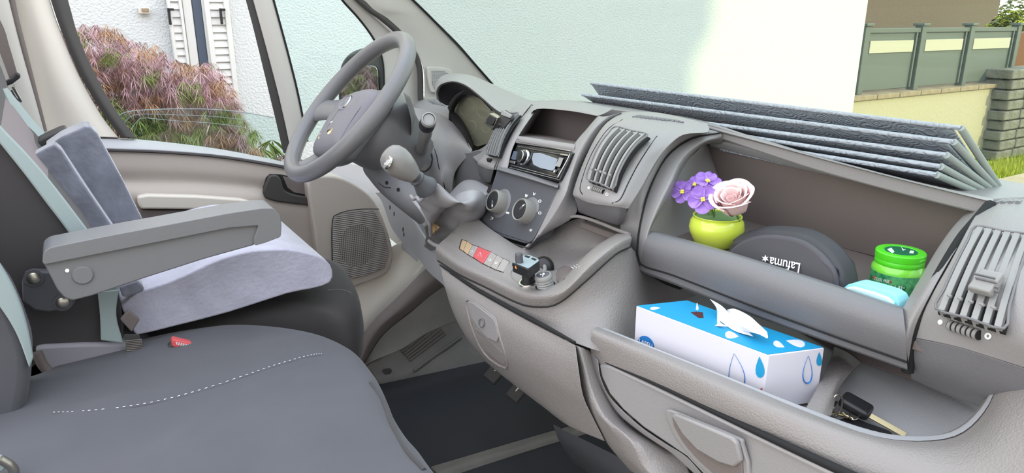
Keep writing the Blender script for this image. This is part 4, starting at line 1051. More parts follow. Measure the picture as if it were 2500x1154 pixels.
plate('cluster_back', X([(1096, 300, .885), (1112, 240, .885), (1160, 226, .885), (1250, 290, .885), (1235, 380, .86), (1150, 400, .86), (1112, 360, .87)]), (.01, 0, 0), M['hoodin'], D, bevel=.001)
M['dialface'] = mat('gauge_print', (170, 168, 150), .5)
for (x, y, r_) in ((1140, 262, 22), (1180, 268, 20), (1150, 310, 16), (1188, 310, 15)):
    tube('gauge_ring', [on(ln, x + r_ * .8 * math.cos(t), y + r_ * math.sin(t), .0006) for t in [i * math.pi / 12 for i in range(24)]], .0006, M['dialface'], ln, closed=True, seg=5, n=1)
    for k in range(8):
        t = 2.4 + k * .62
        tube('gauge_tick', [on(ln, x + r_ * .66 * math.cos(t), y + r_ * .82 * math.sin(t), .0006), on(ln, x + r_ * .76 * math.cos(t), y + r_ * .95 * math.sin(t), .0006)], .0005, M['dialface'], ln, seg=4, n=1)
shell('cluster_side_wall', [X([(1096, 275, .80), (1106, 300, .79), (1130, 330, .78), (1150, 368, .77)]), X([(1104, 268, .845), (1122, 285, .845), (1142, 315, .845), (1158, 352, .845)])], M['hoodin'], D, back=(0, .01, 0))
shell('cluster_right_cheek', [
    X([(1240, 276, .80), (1215, 322, .775), (1188, 368, .745), (1172, 404, .735)]),
    X([(1228, 294, .83), (1204, 334, .81), (1176, 362, .79), (1142, 372, .78)])], M['dash'], D, back=(.03, 0, 0))
# ---- lower dash around the steering column
shell('column_surround', [
    X([(1010, 262, .80), (1060, 272, .82), (1102, 296, .82), (1128, 325, .80), (1154, 366, .77)]),
    X([(1000, 300, .76), (1060, 310, .77), (1095, 330, .775), (1120, 352, .77), (1145, 378, .765)]),
    X([(980, 370, .72), (1045, 372, .725), (1078, 390, .735), (1098, 408, .745), (1112, 420, .755)]),
    X([(960, 430, .70), (1035, 425, .705), (1070, 440, .715), (1088, 455, .73), (1104, 470, .745)]),
    X([(960, 470, .70), (1030, 470, .70), (1060, 480, .715), (1082, 488, .735), (1098, 492, .745)])], M['dash'], D, back=(.03, 0, 0))
shell('side_box', [
    X([(1112, 372, .765), (1144, 372, .765), (1174, 366, .765), (1205, 390, .76)]),
    X([(1108, 410, .765), (1140, 412, .76), (1172, 420, .758), (1205, 440, .755)]),
    X([(1102, 470, .765), (1130, 472, .76), (1165, 475, .755), (1200, 480, .75)])], M['dashdark'], D, back=(.04, 0, 0))
cs_ = bpy.data.objects['column_surround']
plate('stalk_recess', [on(cs_, 1030 + 26 * math.cos(t), 388 + 34 * math.sin(t), .002) for t in [i * math.pi / 10 for i in range(20)]], (.004, 0, 0), M['hoodin'], D, bevel=.001)
tube('surround_seam', [on(cs_, x, y, .0006) for x, y in ((1056, 350), (1066, 380), (1072, 410), (1084, 450), (1088, 470))], .001, M['void'], D, seg=5)
shell('dash_end', [
    X([(990, 246, .92), (1020, 234, .95), (1060, 240, .95), (1100, 250, .94)]),
    X([(1000, 262, .88), (1028, 250, .88), (1062, 256, .88), (1100, 268, .88)]),
    X([(1000, 300, .85), (1030, 292, .84), (1065, 300, .84), (1105, 310, .84)])], M['dash'], D, back=(.03, 0, 0))
de = bpy.data.objects['dash_end']
for i in range(6):
    tube('demister_slot', [on(de, 1012 + i * 6, 272 - i * .6, .001), on(de, 1004 + i * 6, 292 - i * .6, .001)], .0025, M['void'], de, seg=6, n=1)
for i in range(5):
    tube('demister_slot', [on(de, 1046 + i * 7, 246 + i * 1.2, .001), on(de, 1058 + i * 7, 254 + i * 1.4, .001)], .0018, M['dashdark'], de, seg=6, n=1)
# knee panel
kp = shell('knee_panel', [
    X([(916, 470, .70), (933, 494, .69), (960, 563, .68), (1014, 622, .67), (1047, 664, .66), (1090, 705, .65), (1110, 760, .66)]),
    X([(934, 470, .685), (958, 500, .675), (990, 560, .665), (1030, 608, .66), (1062, 645, .65), (1095, 680, .64), (1115, 735, .65)]),
    X([(956, 484, .68), (985, 506, .67), (1010, 540, .66), (1040, 585, .655), (1066, 612, .65), (1090, 640, .635), (1110, 700, .645)]),
    X([(970, 486, .70), (1000, 504, .69), (1016, 524, .68), (1046, 570, .675), (1064, 600, .67), (1090, 620, .66), (1110, 660, .66)])], M['rail'], D, back=(.02, .01, 0))
for q in ((952, 506), (962, 522), (984, 560), (986, 572)):
    plate('screw_slot', [on(kp, q[0] + 1.5 * math.cos(t), q[1] + 6 * math.sin(t), .0006) for t in [i * math.pi / 4 for i in range(8)]], (.001, 0, 0), M['void'], kp, bevel=0)
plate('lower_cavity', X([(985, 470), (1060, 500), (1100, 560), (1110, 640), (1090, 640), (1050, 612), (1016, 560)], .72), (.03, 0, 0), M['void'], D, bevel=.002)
# ---- console
con = shell('console_tray', [
    X([(1066, 634, .566), (1120, 668, .560), (1180, 697, .556), (1262, 737, .553), (1312, 747, .556), (1364, 738, .567), (1433, 682, .60), (1502, 620, .655), (1538, 602, .70)]),
    X([(1064, 606, .562), (1120, 646, .556), (1185, 676, .553), (1262, 712, .550), (1316, 722, .553), (1376, 708, .566), (1440, 645, .602), (1502, 594, .66), (1540, 576, .705)]),
    X([(1080, 588, .578), (1126, 622, .575), (1190, 656, .572), (1262, 690, .570), (1318, 704, .572), (1366, 692, .583), (1416, 640, .612), (1456, 602, .66), (1506, 570, .71)]),
    X([(1094, 576, .594), (1138, 605, .59), (1197, 636, .586), (1262, 672, .584), (1318, 692, .59), (1362, 688, .605), (1424, 650, .632), (1464, 612, .678), (1512, 580, .725)]),
    X([(1110, 560, .61), (1150, 585, .605), (1205, 615, .60), (1262, 655, .60), (1318, 672, .612), (1352, 672, .64), (1400, 645, .69), (1444, 618, .72), (1498, 592, .75)]),
    X([(1135, 535, .635), (1165, 560, .635), (1220, 590, .63), (1272, 622, .635), (1312, 632, .665), (1352, 630, .70), (1402, 615, .735), (1440, 606, .752), (1490, 590, .768)]),
    X([(1150, 515, .66), (1180, 545, .655), (1230, 580, .65), (1280, 606, .655), (1312, 586, .69), (1350, 562, .725), (1406, 534, .75), (1445, 545, .752), (1506, 568, .75)])], M['console'], D, back=(.03, 0, -.02), n=5)
tube('tray_rim', X([(1276, 612, .652), (1300, 590, .668), (1338, 556, .695), (1372, 536, .715), (1405, 528, .72), (1436, 534, .722), (1470, 546, .72), (1504, 560, .715), (1536, 572, .708)]), .003, M['console'], D, seg=8)
tube('console_seam', X([(1068, 636, .562), (1120, 670, .557), (1180, 699, .553), (1262, 739, .550), (1312, 749, .553), (1364, 740, .564), (1433, 684, .597), (1502, 622, .652), (1538, 603, .70)]), .0012, M['void'], D, seg=6)
shell('console_body', [
    X([(1066, 634, .567), (1180, 698, .558), (1262, 738, .556), (1312, 748, .558), (1364, 740, .57), (1433, 684, .605), (1502, 622, .66), (1540, 602, .71), (1600, 680, .78), (1700, 720, .86)]),
    X([(1070, 642, .566), (1160, 700, .556), (1245, 748, .554), (1310, 775, .556), (1375, 790, .568), (1440, 760, .60), (1500, 720, .645), (1545, 700, .69), (1600, 760, .76), (1700, 800, .86)]),
    X([(1072, 648, .568), (1150, 700, .56), (1235, 752, .556), (1305, 792, .556), (1372, 825, .558), (1440, 850, .565), (1500, 870, .60), (1560, 900, .66), (1640, 930, .72), (1740, 960, .84)])], M['console'], D, back=(.03, 0, 0))
shell('console_lower', [
    X([(1396, 838, .558), (1416, 846, .555), (1462, 862, .60)]),
    X([(1407, 880, .558), (1428, 890, .554), (1476, 920, .60)]),
    X([(1414, 947, .558), (1445, 955, .553), (1502, 975, .60)]),
    X([(1436, 1006, .558), (1475, 1015, .553), (1545, 1040, .60)]),
    X([(1470, 1060, .563), (1540, 1075, .556), (1622, 1090, .605)]),
    X([(1490, 1092, .57), (1570, 1135, .56), (1668, 1124, .61)]),
    X([(1540, 1150, .575), (1620, 1185, .565), (1690, 1170, .61)])], M['console'], D, back=(.04, 0, 0))
# ---- lower storage lid
bl_ = shell('storage_lid', [
    X([(1074, 650, .558), (1150, 702, .551), (1230, 748, .546), (1320, 797, .543), (1405, 842, .541)]),
    X([(1086, 700, .545), (1158, 750, .538), (1240, 800, .533), (1325, 850, .532), (1413, 900, .536)]),
    X([(1106, 762, .545), (1172, 810, .538), (1255, 862, .533), (1340, 915, .533), (1424, 965, .54)]),
    X([(1140, 826, .555), (1205, 870, .548), (1285, 920, .543), (1365, 970, .545), (1446, 1015, .55)]),
    X([(1184, 882, .575), (1237, 925, .57), (1325, 992, .565), (1390, 1040, .563), (1478, 1078, .562)])], M['console'], D, back=(.03, 0, 0))
tube('lid_gap', X([(1074, 646, .559), (1150, 697, .552), (1230, 743, .547), (1320, 791, .544), (1404, 836, .543)]), [.0012, .003, .0036, .0036, .002], M['void'], D, seg=8)
def olid(l, off): return [on(bl_, a, b, off) for a, b in l]
sc_ = plate('latch_scoop_shade', olid([(1140, 738), (1152, 790), (1172, 838), (1196, 872), (1236, 896), (1234, 870), (1222, 830), (1200, 780), (1160, 745)], .001), (.002, 0, 0), M['recess'], bl_, bevel=.0005, smooth=2)  # flat plate; the hollow's shade is put into its darker colour
plate('latch_scoop_floor', olid([(1160, 800), (1182, 846), (1202, 870), (1232, 890), (1226, 862), (1200, 836)], .002), (.002, 0, 0), M['console'], sc_, bevel=.0005, smooth=2)  # paler plate paints the lighter foot of the hollow
tube('latch_shade_rim', olid([(1138, 735), (1150, 792), (1170, 842), (1196, 876), (1237, 899), (1236, 868), (1222, 826), (1212, 784), (1204, 772), (1158, 737)], .001), .0022, M['console'], bl_, closed=True, seg=8, n=2)  # rim added around the flat scoop to give it some shading
fl = plate('latch_flap', olid([(1139, 738), (1144, 734), (1156, 739), (1202, 774), (1208, 784), (1217, 822), (1212, 836), (1190, 826), (1166, 800), (1150, 775)], .007), (.005, 0, 0), M['dash'], bl_, bevel=.002)
tube('latch_ring', [on(bl_, 1175 + 6.5 * math.cos(t), 788 + 10.5 * math.sin(t), .0078) for t in [i * math.pi / 10 for i in range(20)]], .0009, M['dashdark'], fl, closed=True, seg=6, n=1)
# ---- switch row
M['swsun'] = mat('switch_grey_sunlit', (172, 148, 118), .45)  # grey switch with warm sunlight put into its colour
M['swgrey'] = mat('switch_grey', (146, 140, 136), .45)
M['hazred'] = mat('hazard_red', (184, 84, 88), .4)
tp = [(1127, 584), (1139, 588), (1152, 597), (1166, 601), (1197, 614), (1212, 622), (1227, 630), (1243, 637)]
bt_ = [(1121, 607), (1130, 613), (1141, 621), (1153, 628), (1179, 644), (1196, 652), (1211, 659), (1228, 664)]
swp = plate('switch_panel', [on(con, *p, .0012) for p in ([(1126, 583)] + [(a, b - .8) for a, b in tp[1:]] + [(1244, 638), (1229, 665)] + [(a, b + .8) for a, b in bt_[::-1][1:]] + [(1120, 604)])], (.002, 0, -.001), M['void'], D, bevel=.0008)
for i in range(7):
    a, b, c_, d_ = tp[i], tp[i + 1], bt_[i + 1], bt_[i]
    m_ = [M['swsun'], M['swsun'], M['swgrey'], M['hazred'], M['swgrey'], M['swgrey'], M['swgrey']][i]
    s = .8
    pts = [on(con, a[0] + s, a[1] + s, .004), on(con, b[0] - s, b[1] + s, .004), on(con, c_[0] - s, c_[1] - s, .004), on(con, d_[0] + s, d_[1] - s, .004)]
    bb = plate('hazard_switch' if i == 3 else 'switch', pts, (.003, 0, -.001), m_, swp, bevel=.0008, seg=2)
    if i == 3:
        o_ = lambda x, y: on(con, x, y, .0046)
        tube('triangle_mark', [o_(1172, 616), o_(1176, 626), o_(1166, 624)], .0005, M['white'], bb, closed=True, seg=4, n=1)
    elif i in (2, 4, 5):
        cx = (a[0] + c_[0]) / 2; cy = (a[1] + c_[1]) / 2
        o_ = lambda x, y: on(con, x, y, .0046)
        tube('lamp_mark', [o_(cx - 3, cy - 1), o_(cx + 2, cy - 1), o_(cx + 2, cy + 3), o_(cx - 3, cy + 3)], .0006, M['white'], bb, closed=True, seg=4, n=1)
# socket dish
sd = [on(con, 1290 + 42 * math.cos(t) + 8 * math.sin(t), 676 + 24 * math.sin(t) + 5 * math.cos(t), .0006) for t in [i * math.pi / 10 for i in range(20)]]
tube('socket_dish_rim', sd, .0012, M['console'], D, closed=True, seg=6, n=2)
mp = plate('rubber_inlay', [on(con, x, y, .0008) for x, y in ((1357, 668), (1362, 656), (1376, 648), (1390, 650), (1398, 655), (1380, 676), (1366, 690), (1358, 682))], (.001, 0, 0), M['recess'], D, bevel=0)
for i in range(5): tube('grip_mark', [on(con, 1380 + i * 7, 656 - i * 2.5, .001), on(con, 1386 + i * 7, 660 - i * 2.5, .001)], .0007, M['white'], D, seg=4, n=1)
# ================================================================== CONTROLS AND LOOSE THINGS
# steering wheel
WC = V((.519, .434, .9047)); az, tl = .0562, .7403
WN = V((-math.cos(az) * math.cos(tl), math.sin(az) * math.cos(tl), math.sin(tl)))
WA = WN.cross(V((0, 0, 1))).normalized(); WB = WA.cross(WN).normalized()
def wh(a, b, c=0): return WC + WA * a + WB * b + WN * c
if WB.z < 0: WB = -WB
sw = thing('steering_wheel', 'grey four-spoke steering wheel with round badge on its hub', 'steering wheel', WC)
RW = .185
tube('rim', [wh(RW * math.cos(t), RW * math.sin(t)) for t in [i * math.pi / 16 for i in range(32)]], .0178, M['wheel'], sw, closed=True, seg=18, n=3)
M['huba'] = mat('hub_pad_plastic', (110, 107, 114), .48, bump=.1, bscale=900)
TH = math.radians(14)
def wr(a, b, c=0): return wh(a * math.cos(TH) + b * math.sin(TH), -a * math.sin(TH) + b * math.cos(TH), c)
HO = [(0, .052), (.045, .050), (.082, .038), (.094, .012), (.088, -.03), (.076, -.08), (.066, -.112), (.04, -.122), (0, -.125)]
HO = HO + [(-a, b) for a, b in HO[-2:0:-1]]
def hl(s, c, oy=-.03): return [wr(a * s, (b - oy) * s + oy, c) for a, b in HO]
hub = loft('hub_pad', [hl(.98, -.040), hl(1, -.024), hl(.99, -.014), hl(.95, -.008), hl(.84, -.001), hl(.6, .0055), hl(.3, .008), hl(.02, .0085)], M['huba'], sw, n=2, k=3)
loft('hub_shell', [hl(1.0, -.055), hl(1.07, -.045), hl(1.09, -.030), hl(1.04, -.022), hl(.9, -.020)], M['wheel'], sw, n=2, k=3)
for s in (-1, 1):
    tube('spoke', [wr(s * .060, .016, -.022), wr(s * .105, .016, -.021), wr(s * .145, .012, -.012), wr(s * .184, .006, 0)], [.033, .031, .029, .034], M['wheel'], sw, seg=16, flat=.36, up=WN)
    tube('lower_spoke', [wr(s * .048, -.085, -.028), wr(s * .060, -.118, -.026), wr(s * .072, -.146, -.014), wr(s * .082, -.166, 0)], [.026, .020, .018, .020], M['wheel'], sw, seg=14, flat=.45, up=WN)
    tube('pad_seam', [on(hub, *p, .0003) for p in (((915, 224), (880, 262), (850, 306), (828, 345)) if s < 0 else ((850, 240), (822, 275), (800, 308), (764, 358)))], .0007, M['dashdark'], hub, seg=5)
bd = lathe('badge', [(.001, .001), (.017, .001), (.0185, .0028), (.0205, .0028), (.0215, 0), (.0215, -.004), (.001, -.004)], wr(0, .0, .0085), WN, [M['hub'], M['chrome']], hub, seg=40, mids=[0, 0, 1, 1, 0, 0])
text('badge_letters', 'FIAT', wr(.013, -.009, .0098), wr(-.013, -.009, .0098), wr(.013, .009, .0098), M['chrome'], bd)
M['sticker'] = mat('airbag_sticker', (226, 196, 140), .5)  # guessed sticker; its warm tan carries the sunlit patch on the hub
stk = plate('sticker', [on(hub, *p, .0012) for p in ((780, 326), (812, 312), (806, 325), (776, 339))], -WN * .001, M['sticker'], hub, bevel=0)
text('sticker_mark', 'SRS', on(hub, 797, 322, .002), on(hub, 808, 317, .002), on(hub, 799, 318, .002), M['black'], stk)
text('airbag_mark', 'AIR', on(hub, 804, 301, .0008), on(hub, 811, 298, .0008), on(hub, 806, 297, .0008), M['white'], hub)
# column shroud
scol = lathe('column_shroud', [(.03, -.03), (.062, -.036), (.086, -.05), (.094, -.075), (.088, -.11), (.074, -.15), (.062, -.20), (.03, -.21)], WC, WN, M['wheel'], D, seg=40, sx=1.0)
shell('shroud_side', [
    X([(984, 226, .585), (996, 262, .60), (1004, 300, .615), (1000, 345, .63), (985, 385, .635)]),
    X([(1000, 240, .63), (1011, 275, .645), (1014, 306, .655), (1010, 345, .665), (996, 384, .67)]),
    X([(1004, 260, .68), (1016, 290, .69), (1019, 320, .70), (1014, 350, .70), (1004, 384, .70)])], M['wheel'], D, back=(.01, .02, 0))
tube('lower_column', X([(925, 400, .60), (965, 440, .60), (1010, 480, .61), (1050, 520, .64)]), [.040, .043, .040, .034], M['hood2'] if 'hood2' in M else M['black2'] if 'black2' in M else M['dashdark'], D, seg=20)
lc = bpy.data.objects['lower_column']
for q in ((944, 446), (972, 463)):
    plate('screw_hole', [on(lc, q[0] + 4 * math.cos(t), q[1] + 5 * math.sin(t), .0006) for t in [i * math.pi / 6 for i in range(12)]], (.001, 0, 0), M['void'], D, bevel=0)
tube('ignition_ring', [on(lc, x, y, .001) for x, y in ((925, 447), (938, 456), (955, 458))], .0016, M['chrome'], D, seg=6)
# stalk
stk_ = thing('wiper_stalk', 'grey wiper stalk with dark end cap between steering wheel and instruments', 'stalk', W(1020, 388, x=.68))
sp0, sp1 = W(1046, 290, x=.600), W(1016, 392, x=.69)
tube('shaft', [W(1044, 302, x=.605), W(1038, 330, x=.62), W(1030, 360, x=.65), sp1], [.0125, .0135, .0135, .0125], M['knob'], stk_, seg=18)
hx = (W(1052, 272, x=.585) - W(1043, 300, x=.605)).normalized()
e_ = lathe('end_cap', [(.001, .0), (.0135, 0), (.0155, .004), (.0158, .018), (.0145, .024), (.0135, .026), (.0115, .0265), (.0105, .024), (.001, .024)], W(1044, 300, x=.604), hx, [M['black'], M['slat']], stk_, seg=32, mids=[0, 0, 0, 1, 1, 1, 0, 1])
lathe('cap_band', [(.013, -.020), (.0158, -.018), (.0162, -.001), (.0150, .001), (.001, .001)], W(1044, 300, x=.604), hx, M['black'], stk_, seg=32)
tube('stalk_seam', X([(1014, 395, .685), (1024, 402, .69), (1036, 396, .695)], .69), .0012, M['void'], stk_, seg=5)
# gear lever
gl = thing('gear_lever', 'grey gear lever with egg-shaped knob and leatherette gaiter on the console', 'gear lever', W(1120, 540, x=.62))
kb0, kb1 = W(1014, 432, x=.492), W(946, 374, x=.448)
kax = (kb1 - kb0).normalized(); KL = (kb1 - kb0).length
gk = lathe('knob', [(.001, 0), (.0135, .0), (.0165, .006), (.0215, .018), (.0255, .032), (.0262, .044), (.0235, .056), (.017, .064), (.009, .067), (.001, .068)], kb0 + kax * (KL - .062), kax, M['knob'], gl, seg=36)
kcp = (CAM - W(952, 395, x=.45)).normalized()
bn = (kax * .55 + kcp * .45 + V((-.3, .25, 0))).normalized()
bc_ = on(gk, 946, 396, .0005)
lathe('gear_badge', [(.001, .001), (.0085, .001), (.0095, .0022), (.0115, .0018), (.012, -.002), (.001, -.002)], bc_ - bn * .0005, bn, [M['knob'], M['chrome']], gk, seg=28, mids=[0, 0, 1, 1, 0], sx=.8)
ax_, u_, w_ = frame_of(bn)
for i in range(4): tube('gear_pattern', [bc_ + u_ * (i - 1.5) * .0034 - w_ * .005 + bn * .001, bc_ + u_ * (i - 1.5) * .0034 + w_ * .005 + bn * .001], .0005, M['chrome'], gk, seg=4, n=1)
c0 = W(1006, 424, x=.494); c1 = W(1046, 462, x=.53)
cax = (c1 - c0)
lathe('collar', [(.0105, -.002), (.0115, .006), (.0110, .012), (.0145, .014), (.0145, .0165), (.0115, .018), (.013, .021), (.0185, .036), (.0215, .043), (.0215, .046), (.012, .047)], c0, cax, M['climate'], gl, seg=30)
def loop(c, rx, ry, x, tilt=0, k=10, dx=0):
    out = []
    for i in range(k):
        t = 2 * math.pi * i / k
        a = rx * math.cos(t); b = ry * math.sin(t)
        ct, st2 = math.cos(tilt), math.sin(tilt)
        out.append(W(c[0] + a * ct - b * st2, c[1] + a * st2 + b * ct, x=x + dx * math.sin(t)))
    return out
gt_ = loft('gaiter', [
    loop((1040, 460), 20, 9, .545, -.75, 10, .012),
    loop((1046, 470), 32, 12, .55, -.75, 10, .016),
    loop((1056, 486), 40, 18, .565, -.72, 10, .026),
    loop((1074, 512), 44, 22, .58, -.62, 10, .03),
    loop((1092, 540), 62, 32, .60, -.62, 10, .035),
    loop((1106, 548), 86, 42, .63, -.72, 10, .045),
    loop((1114, 544), 98, 50, .655, -.82, 10, .05)], M['gaiter'], gl, n=5, k=5, noise=.007, nf=24)
shell('gaiter_rear_fold', [
    X([(1080, 500, .68), (1100, 470, .70), (1130, 442, .715), (1160, 440, .715), (1192, 456, .71)]),
    X([(1082, 515, .655), (1110, 488, .665), (1140, 468, .672), (1165, 465, .68), (1188, 468, .69)]),
    X([(1090, 540, .635), (1122, 522, .64), (1148, 510, .645), (1168, 490, .66), (1186, 476, .67)])], M['gaiter'], gl, back=(.004, 0, -.004), bevel=0)
tube('gaiter_hem', X([(1048, 588, .600), (1062, 598, .592), (1084, 604, .588), (1098, 604, .59), (1112, 580, .605), (1130, 545, .63), (1160, 500, .655), (1190, 472, .675)]), .0045, M['gaiter'], gl, seg=8)
tube('fold', X([(1010, 490, .56), (1030, 515, .565), (1048, 545, .575), (1052, 575, .59)]), .004, M['gaiter'], gl, seg=8)
tube('lacing', X([(1003, 478, .535), (1010, 486, .533), (1018, 482, .531), (1026, 490, .531), (1036, 480, .533), (1050, 468, .535), (1058, 455, .54)]), .0035, M['gaiter'], gl, seg=8)
M['foam'] = mat('tan_foam', (196, 166, 120), .8)
plate('torn_foam', X([(1050, 540, .598), (1062, 548, .596), (1070, 556, .596), (1060, 566, .598), (1048, 576, .60)]), (.004, 0, 0), M['foam'], gl, bevel=.001, smooth=2)

# ------------------------------------------------------------------ folded screen shade
shd = thing('folding_sunshade', 'grey foil sunshade folded into pleats on the dashboard top', 'sunshade', W(1900, 330, x=1.05))
LE = [((1443, 200), (2347, 308), 1.00), ((1422, 228), (2330, 342), .985), ((1500, 268), (2312, 374), .975), ((1560, 290), (2298, 402), .968), ((1640, 318), (2288, 422), .962), ((1760, 360), (2262, 470), .962)]
HR = W(2450, 468, x=1.13)
for i, (l, r_, xx) in enumerate(LE):
    A = W(*l, x=xx); B = W(*r_, x=xx)
    hz = HR + V((0, 0, -.0035 * i))
    H1 = V((hz.x, hz.y, hz.z)); H0 = V((hz.x, A.y + (.05 if i == 0 else .0), hz.z + (A.z - B.z) * .2))
    th = V((0, 0, -.005))
    nn = (B - A).normalized()
    mid0 = (A + H0) / 2; mid1 = (B + H1) / 2
    s_ = shell('pleat', [[A.lerp(B, t) for t in (0, .33, .66, .985)], [mid0.lerp(mid1, t) + V((0, 0, .002 * math.sin(t * 9 + i))) for t in (0, .33, .66, .985)], [H0.lerp(H1, t) for t in (0, .33, .66, .985)]], M['shade'], shd, back=th, n=2, mm=3, bevel=.0015)
    tube('binding', [A + V((0, 0, -.0025)), A.lerp(B, .5) + V((-.0005, 0, -.0025)), B + V((0, 0, -.0025))], .0034, M['shade'], s_, seg=8)
    tube('end_binding', [B + V((0, 0, -.0025)), mid1 + V((0, 0, -.0025)), H1 + V((0, 0, -.0025))], .0048, M['shadetrim'], s_, seg=8, flat=1)

# ------------------------------------------------------------------ things on the shelf
def depth(p):
    f = V((math.cos(HEAD) * math.cos(PITCH), math.sin(HEAD) * math.cos(PITCH), -math.sin(PITCH)))
    return (p - CAM).dot(f)
M['pot'] = mat('lime_ceramic', (204, 220, 78), .12, spec=.6, coat=.5)
M['potin'] = mat('floral_foam', (110, 140, 90), .9)
pc_ = W(1752, 524, x=.835)
zt_ = pc_.z; pb_ = V((pc_.x, pc_.y, FZ + .001))
R_ = 59 / F_PX * depth(pc_)
Hh = zt_ - FZ - .001
pot = thing('flower_pot', 'glossy lime green ceramic pot standing on the open shelf', 'pot', pb_)
lathe('body', [(.001, 0), (R_ * .78, 0), (R_ * .9, Hh * .08), (R_ * 1.09, Hh * .42), (R_ * 1.13, Hh * .6), (R_ * 1.07, Hh * .82), (R_ * .97, Hh * .91), (R_ * .98, Hh * .95), (R_ * 1.0, Hh * .985), (R_ * .97, Hh), (R_ * .92, Hh * .985), (R_ * .92, Hh * .9), (.001, Hh * .88)], pb_, (0, 0, 1), M['pot'], pot, seg=48)
lathe('foam', [(.001, Hh * .95), (R_ * .9, Hh * .93), (R_ * .9, Hh * .88), (.001, Hh * .88)], pb_, (0, 0, 1), M['potin'], pot, seg=32)
M['violet'] = mat('violet_petal', (164, 128, 206), .7, var=.25, vscale=60, col2=(128, 88, 180))
M['yellow'] = mat('flower_centre', (232, 222, 90), .6)
M['pink'] = mat('rose_petal', (238, 206, 206), .6)
M['stem'] = mat('green_stem', (90, 120, 60), .7)
def petal(name, c, d, up, L, wd, m, par, cup=.25, curl=.0):
    """c: base, d: direction, up: face normal"""
    d = d.normalized(); s = d.cross(up).normalized(); n = s.cross(d).normalized()
    if n.dot(up) < 0: n = -n
    rows = []
    for t, w in ((0, .25), (.3, .75), (.6, 1.0), (.85, .85), (1.0, .35)):
        rows.append([c + d * (L * t) + s * (wd * .5 * w * q) + n * (cup * L * t * t + abs(q) ** 2 * .12 * wd - curl * L * max(0, t - .6) ** 2 * 4) for q in (-1, -.5, 0, .5, 1)])
    return shell(name, rows, m, par, back=-n * .0006, n=3, mm=2, bevel=0)
def violet(px, py, x, R0, tilt, label, small=False):
    c = W(px, py, x=x)
    toc = (CAM - c).normalized()
    nrm = (toc + V(tilt)).normalized()
    t = thing('violet_bloom', label, 'flower', c, 'violet blooms in the lime pot')
    u = nrm.cross(V((0, 0, 1))).normalized(); w = u.cross(nrm).normalized()
    if w.z < 0: w = -w
    for k in range(5):
        a = math.radians(90 + 36 + 72 * k)
        d = u * math.cos(a) + w * math.sin(a)
        petal('petal', c + nrm * (.0006 * (k % 2)), d, nrm, R0, R0 * .95, M['violet'], t, .12)
    for k in range(4):
        a = k * math.pi / 2 + .6
        lathe('stamen', [(.0004, 0), (.0018, .001), (.0018, .003), (.0004, .004)], c + (u * math.cos(a) + w * math.sin(a)) * .0022 + nrm * .0008, nrm, M['yellow'], t, seg=8)
    foot = pb_ + V((0, 0, Hh * .93)) + (V((c.x, c.y, 0)) - V((pb_.x, pb_.y, 0))) * .2
    tube('stem', [c - nrm * .001, (c + foot) / 2 + V((.004, 0, .004)), foot], .0012, M['stem'], t, seg=6)
violet(1716, 487, .795, .0225, (0, 0, .15), 'front violet bloom with yellow centre, largest over the pot rim')
violet(1727, 444, .83, .021, (.5, .2, .7), 'violet bloom behind and above the front one')
violet(1668, 468, .815, .019, (-.5, .5, .1), 'leftmost violet bloom hanging outside the pot rim')
violet(1698, 452, .83, .017, (-.2, .6, .6), 'upper left violet bloom between the other violets')
# rose
rc = W(1790, 487, x=.83)
rose = thing('pink_rose', 'pale pink artificial rose beside the violets in the lime pot', 'flower', rc)
ra_ = (W(1778, 440, x=.80) - W(1800, 522, x=.835)).normalized()
axn, ru, rw = frame_of(ra_)
base = W(1797, 520, x=.835)
for ring, (n_, r0, r1, hh, op) in enumerate(((3, .004, .007, .036, 0), (4, .007, .013, .044, .5), (5, .010, .019, .046, 1.2), (5, .012, .025, .044, 2.0))):
    for k in range(n_):
        a0 = 2 * math.pi * k / n_ + ring * .7
        span = 2 * math.pi / n_ * .72
        rows = []
        for t, rr_, h_ in ((0, r0 * .3, 0), (.3, r0 * .9 + r1 * .25, .25), (.65, r1 * .95, .6), (.9, r1 * 1.02 + .001 * op, .88), (1.0, r1 * 1.05 + .0035 * op, .93)):
            rows.append([base + axn * (hh * (h_ - .12 * abs(q) ** 2 * t)) + (ru * math.cos(a0 + q * span) + rw * math.sin(a0 + q * span)) * (rr_ + .0014 * q) for q in (-1, -.5, 0, .5, 1)])
        shell('petal', rows, M['pink'], rose, back=-axn * .0001 + V((.0007, 0, 0)), n=3, mm=3, bevel=0)
tube('stem', [base, base - axn * .02, V((pb_.x + .01, pb_.y - .012, FZ + Hh * .9))], .0015, M['stem'], rose, seg=6)
# glasses case
M['case'] = mat('dark_nylon', (72, 70, 76), .6, bump=.25, bscale=1500)
M['case2'] = mat('dark_nylon_edge', (56, 55, 60), .6)
co = [(1772, 617), (1788, 589), (1812, 573), (1847, 565), (1888, 565), (1944, 572), (1985, 590), (2020, 618), (2046, 655), (2060, 692), (2058, 745), (1990, 740), (1900, 710), (1780, 665)]
def cx(p): return (p[0], p[1], .79 + max(0, (640 - p[1])) * .00035)
gcs = plate('glasses_case', X([cx(p) for p in co]), (.04, .004, .003), M['case2'], None, bevel=.012, seg=5, smooth=3)
tag(gcs, 'dark grey zipped glasses case lying beside the lime pot on the shelf', 'glasses case')
ci = [(1776, 622), (1795, 598), (1820, 583), (1852, 575), (1886, 574), (1940, 582), (1978, 600), (2010, 628), (2034, 662), (2042, 700), (2040, 738), (1980, 730), (1890, 700), (1790, 660)]
def cx2(p): return (p[0], p[1], .783 + max(0, (640 - p[1])) * .00035)
face = plate('front_panel', X([cx2(p) for p in ci]), (.010, 0, 0), M['case'], gcs, bevel=.006, seg=4, smooth=3)
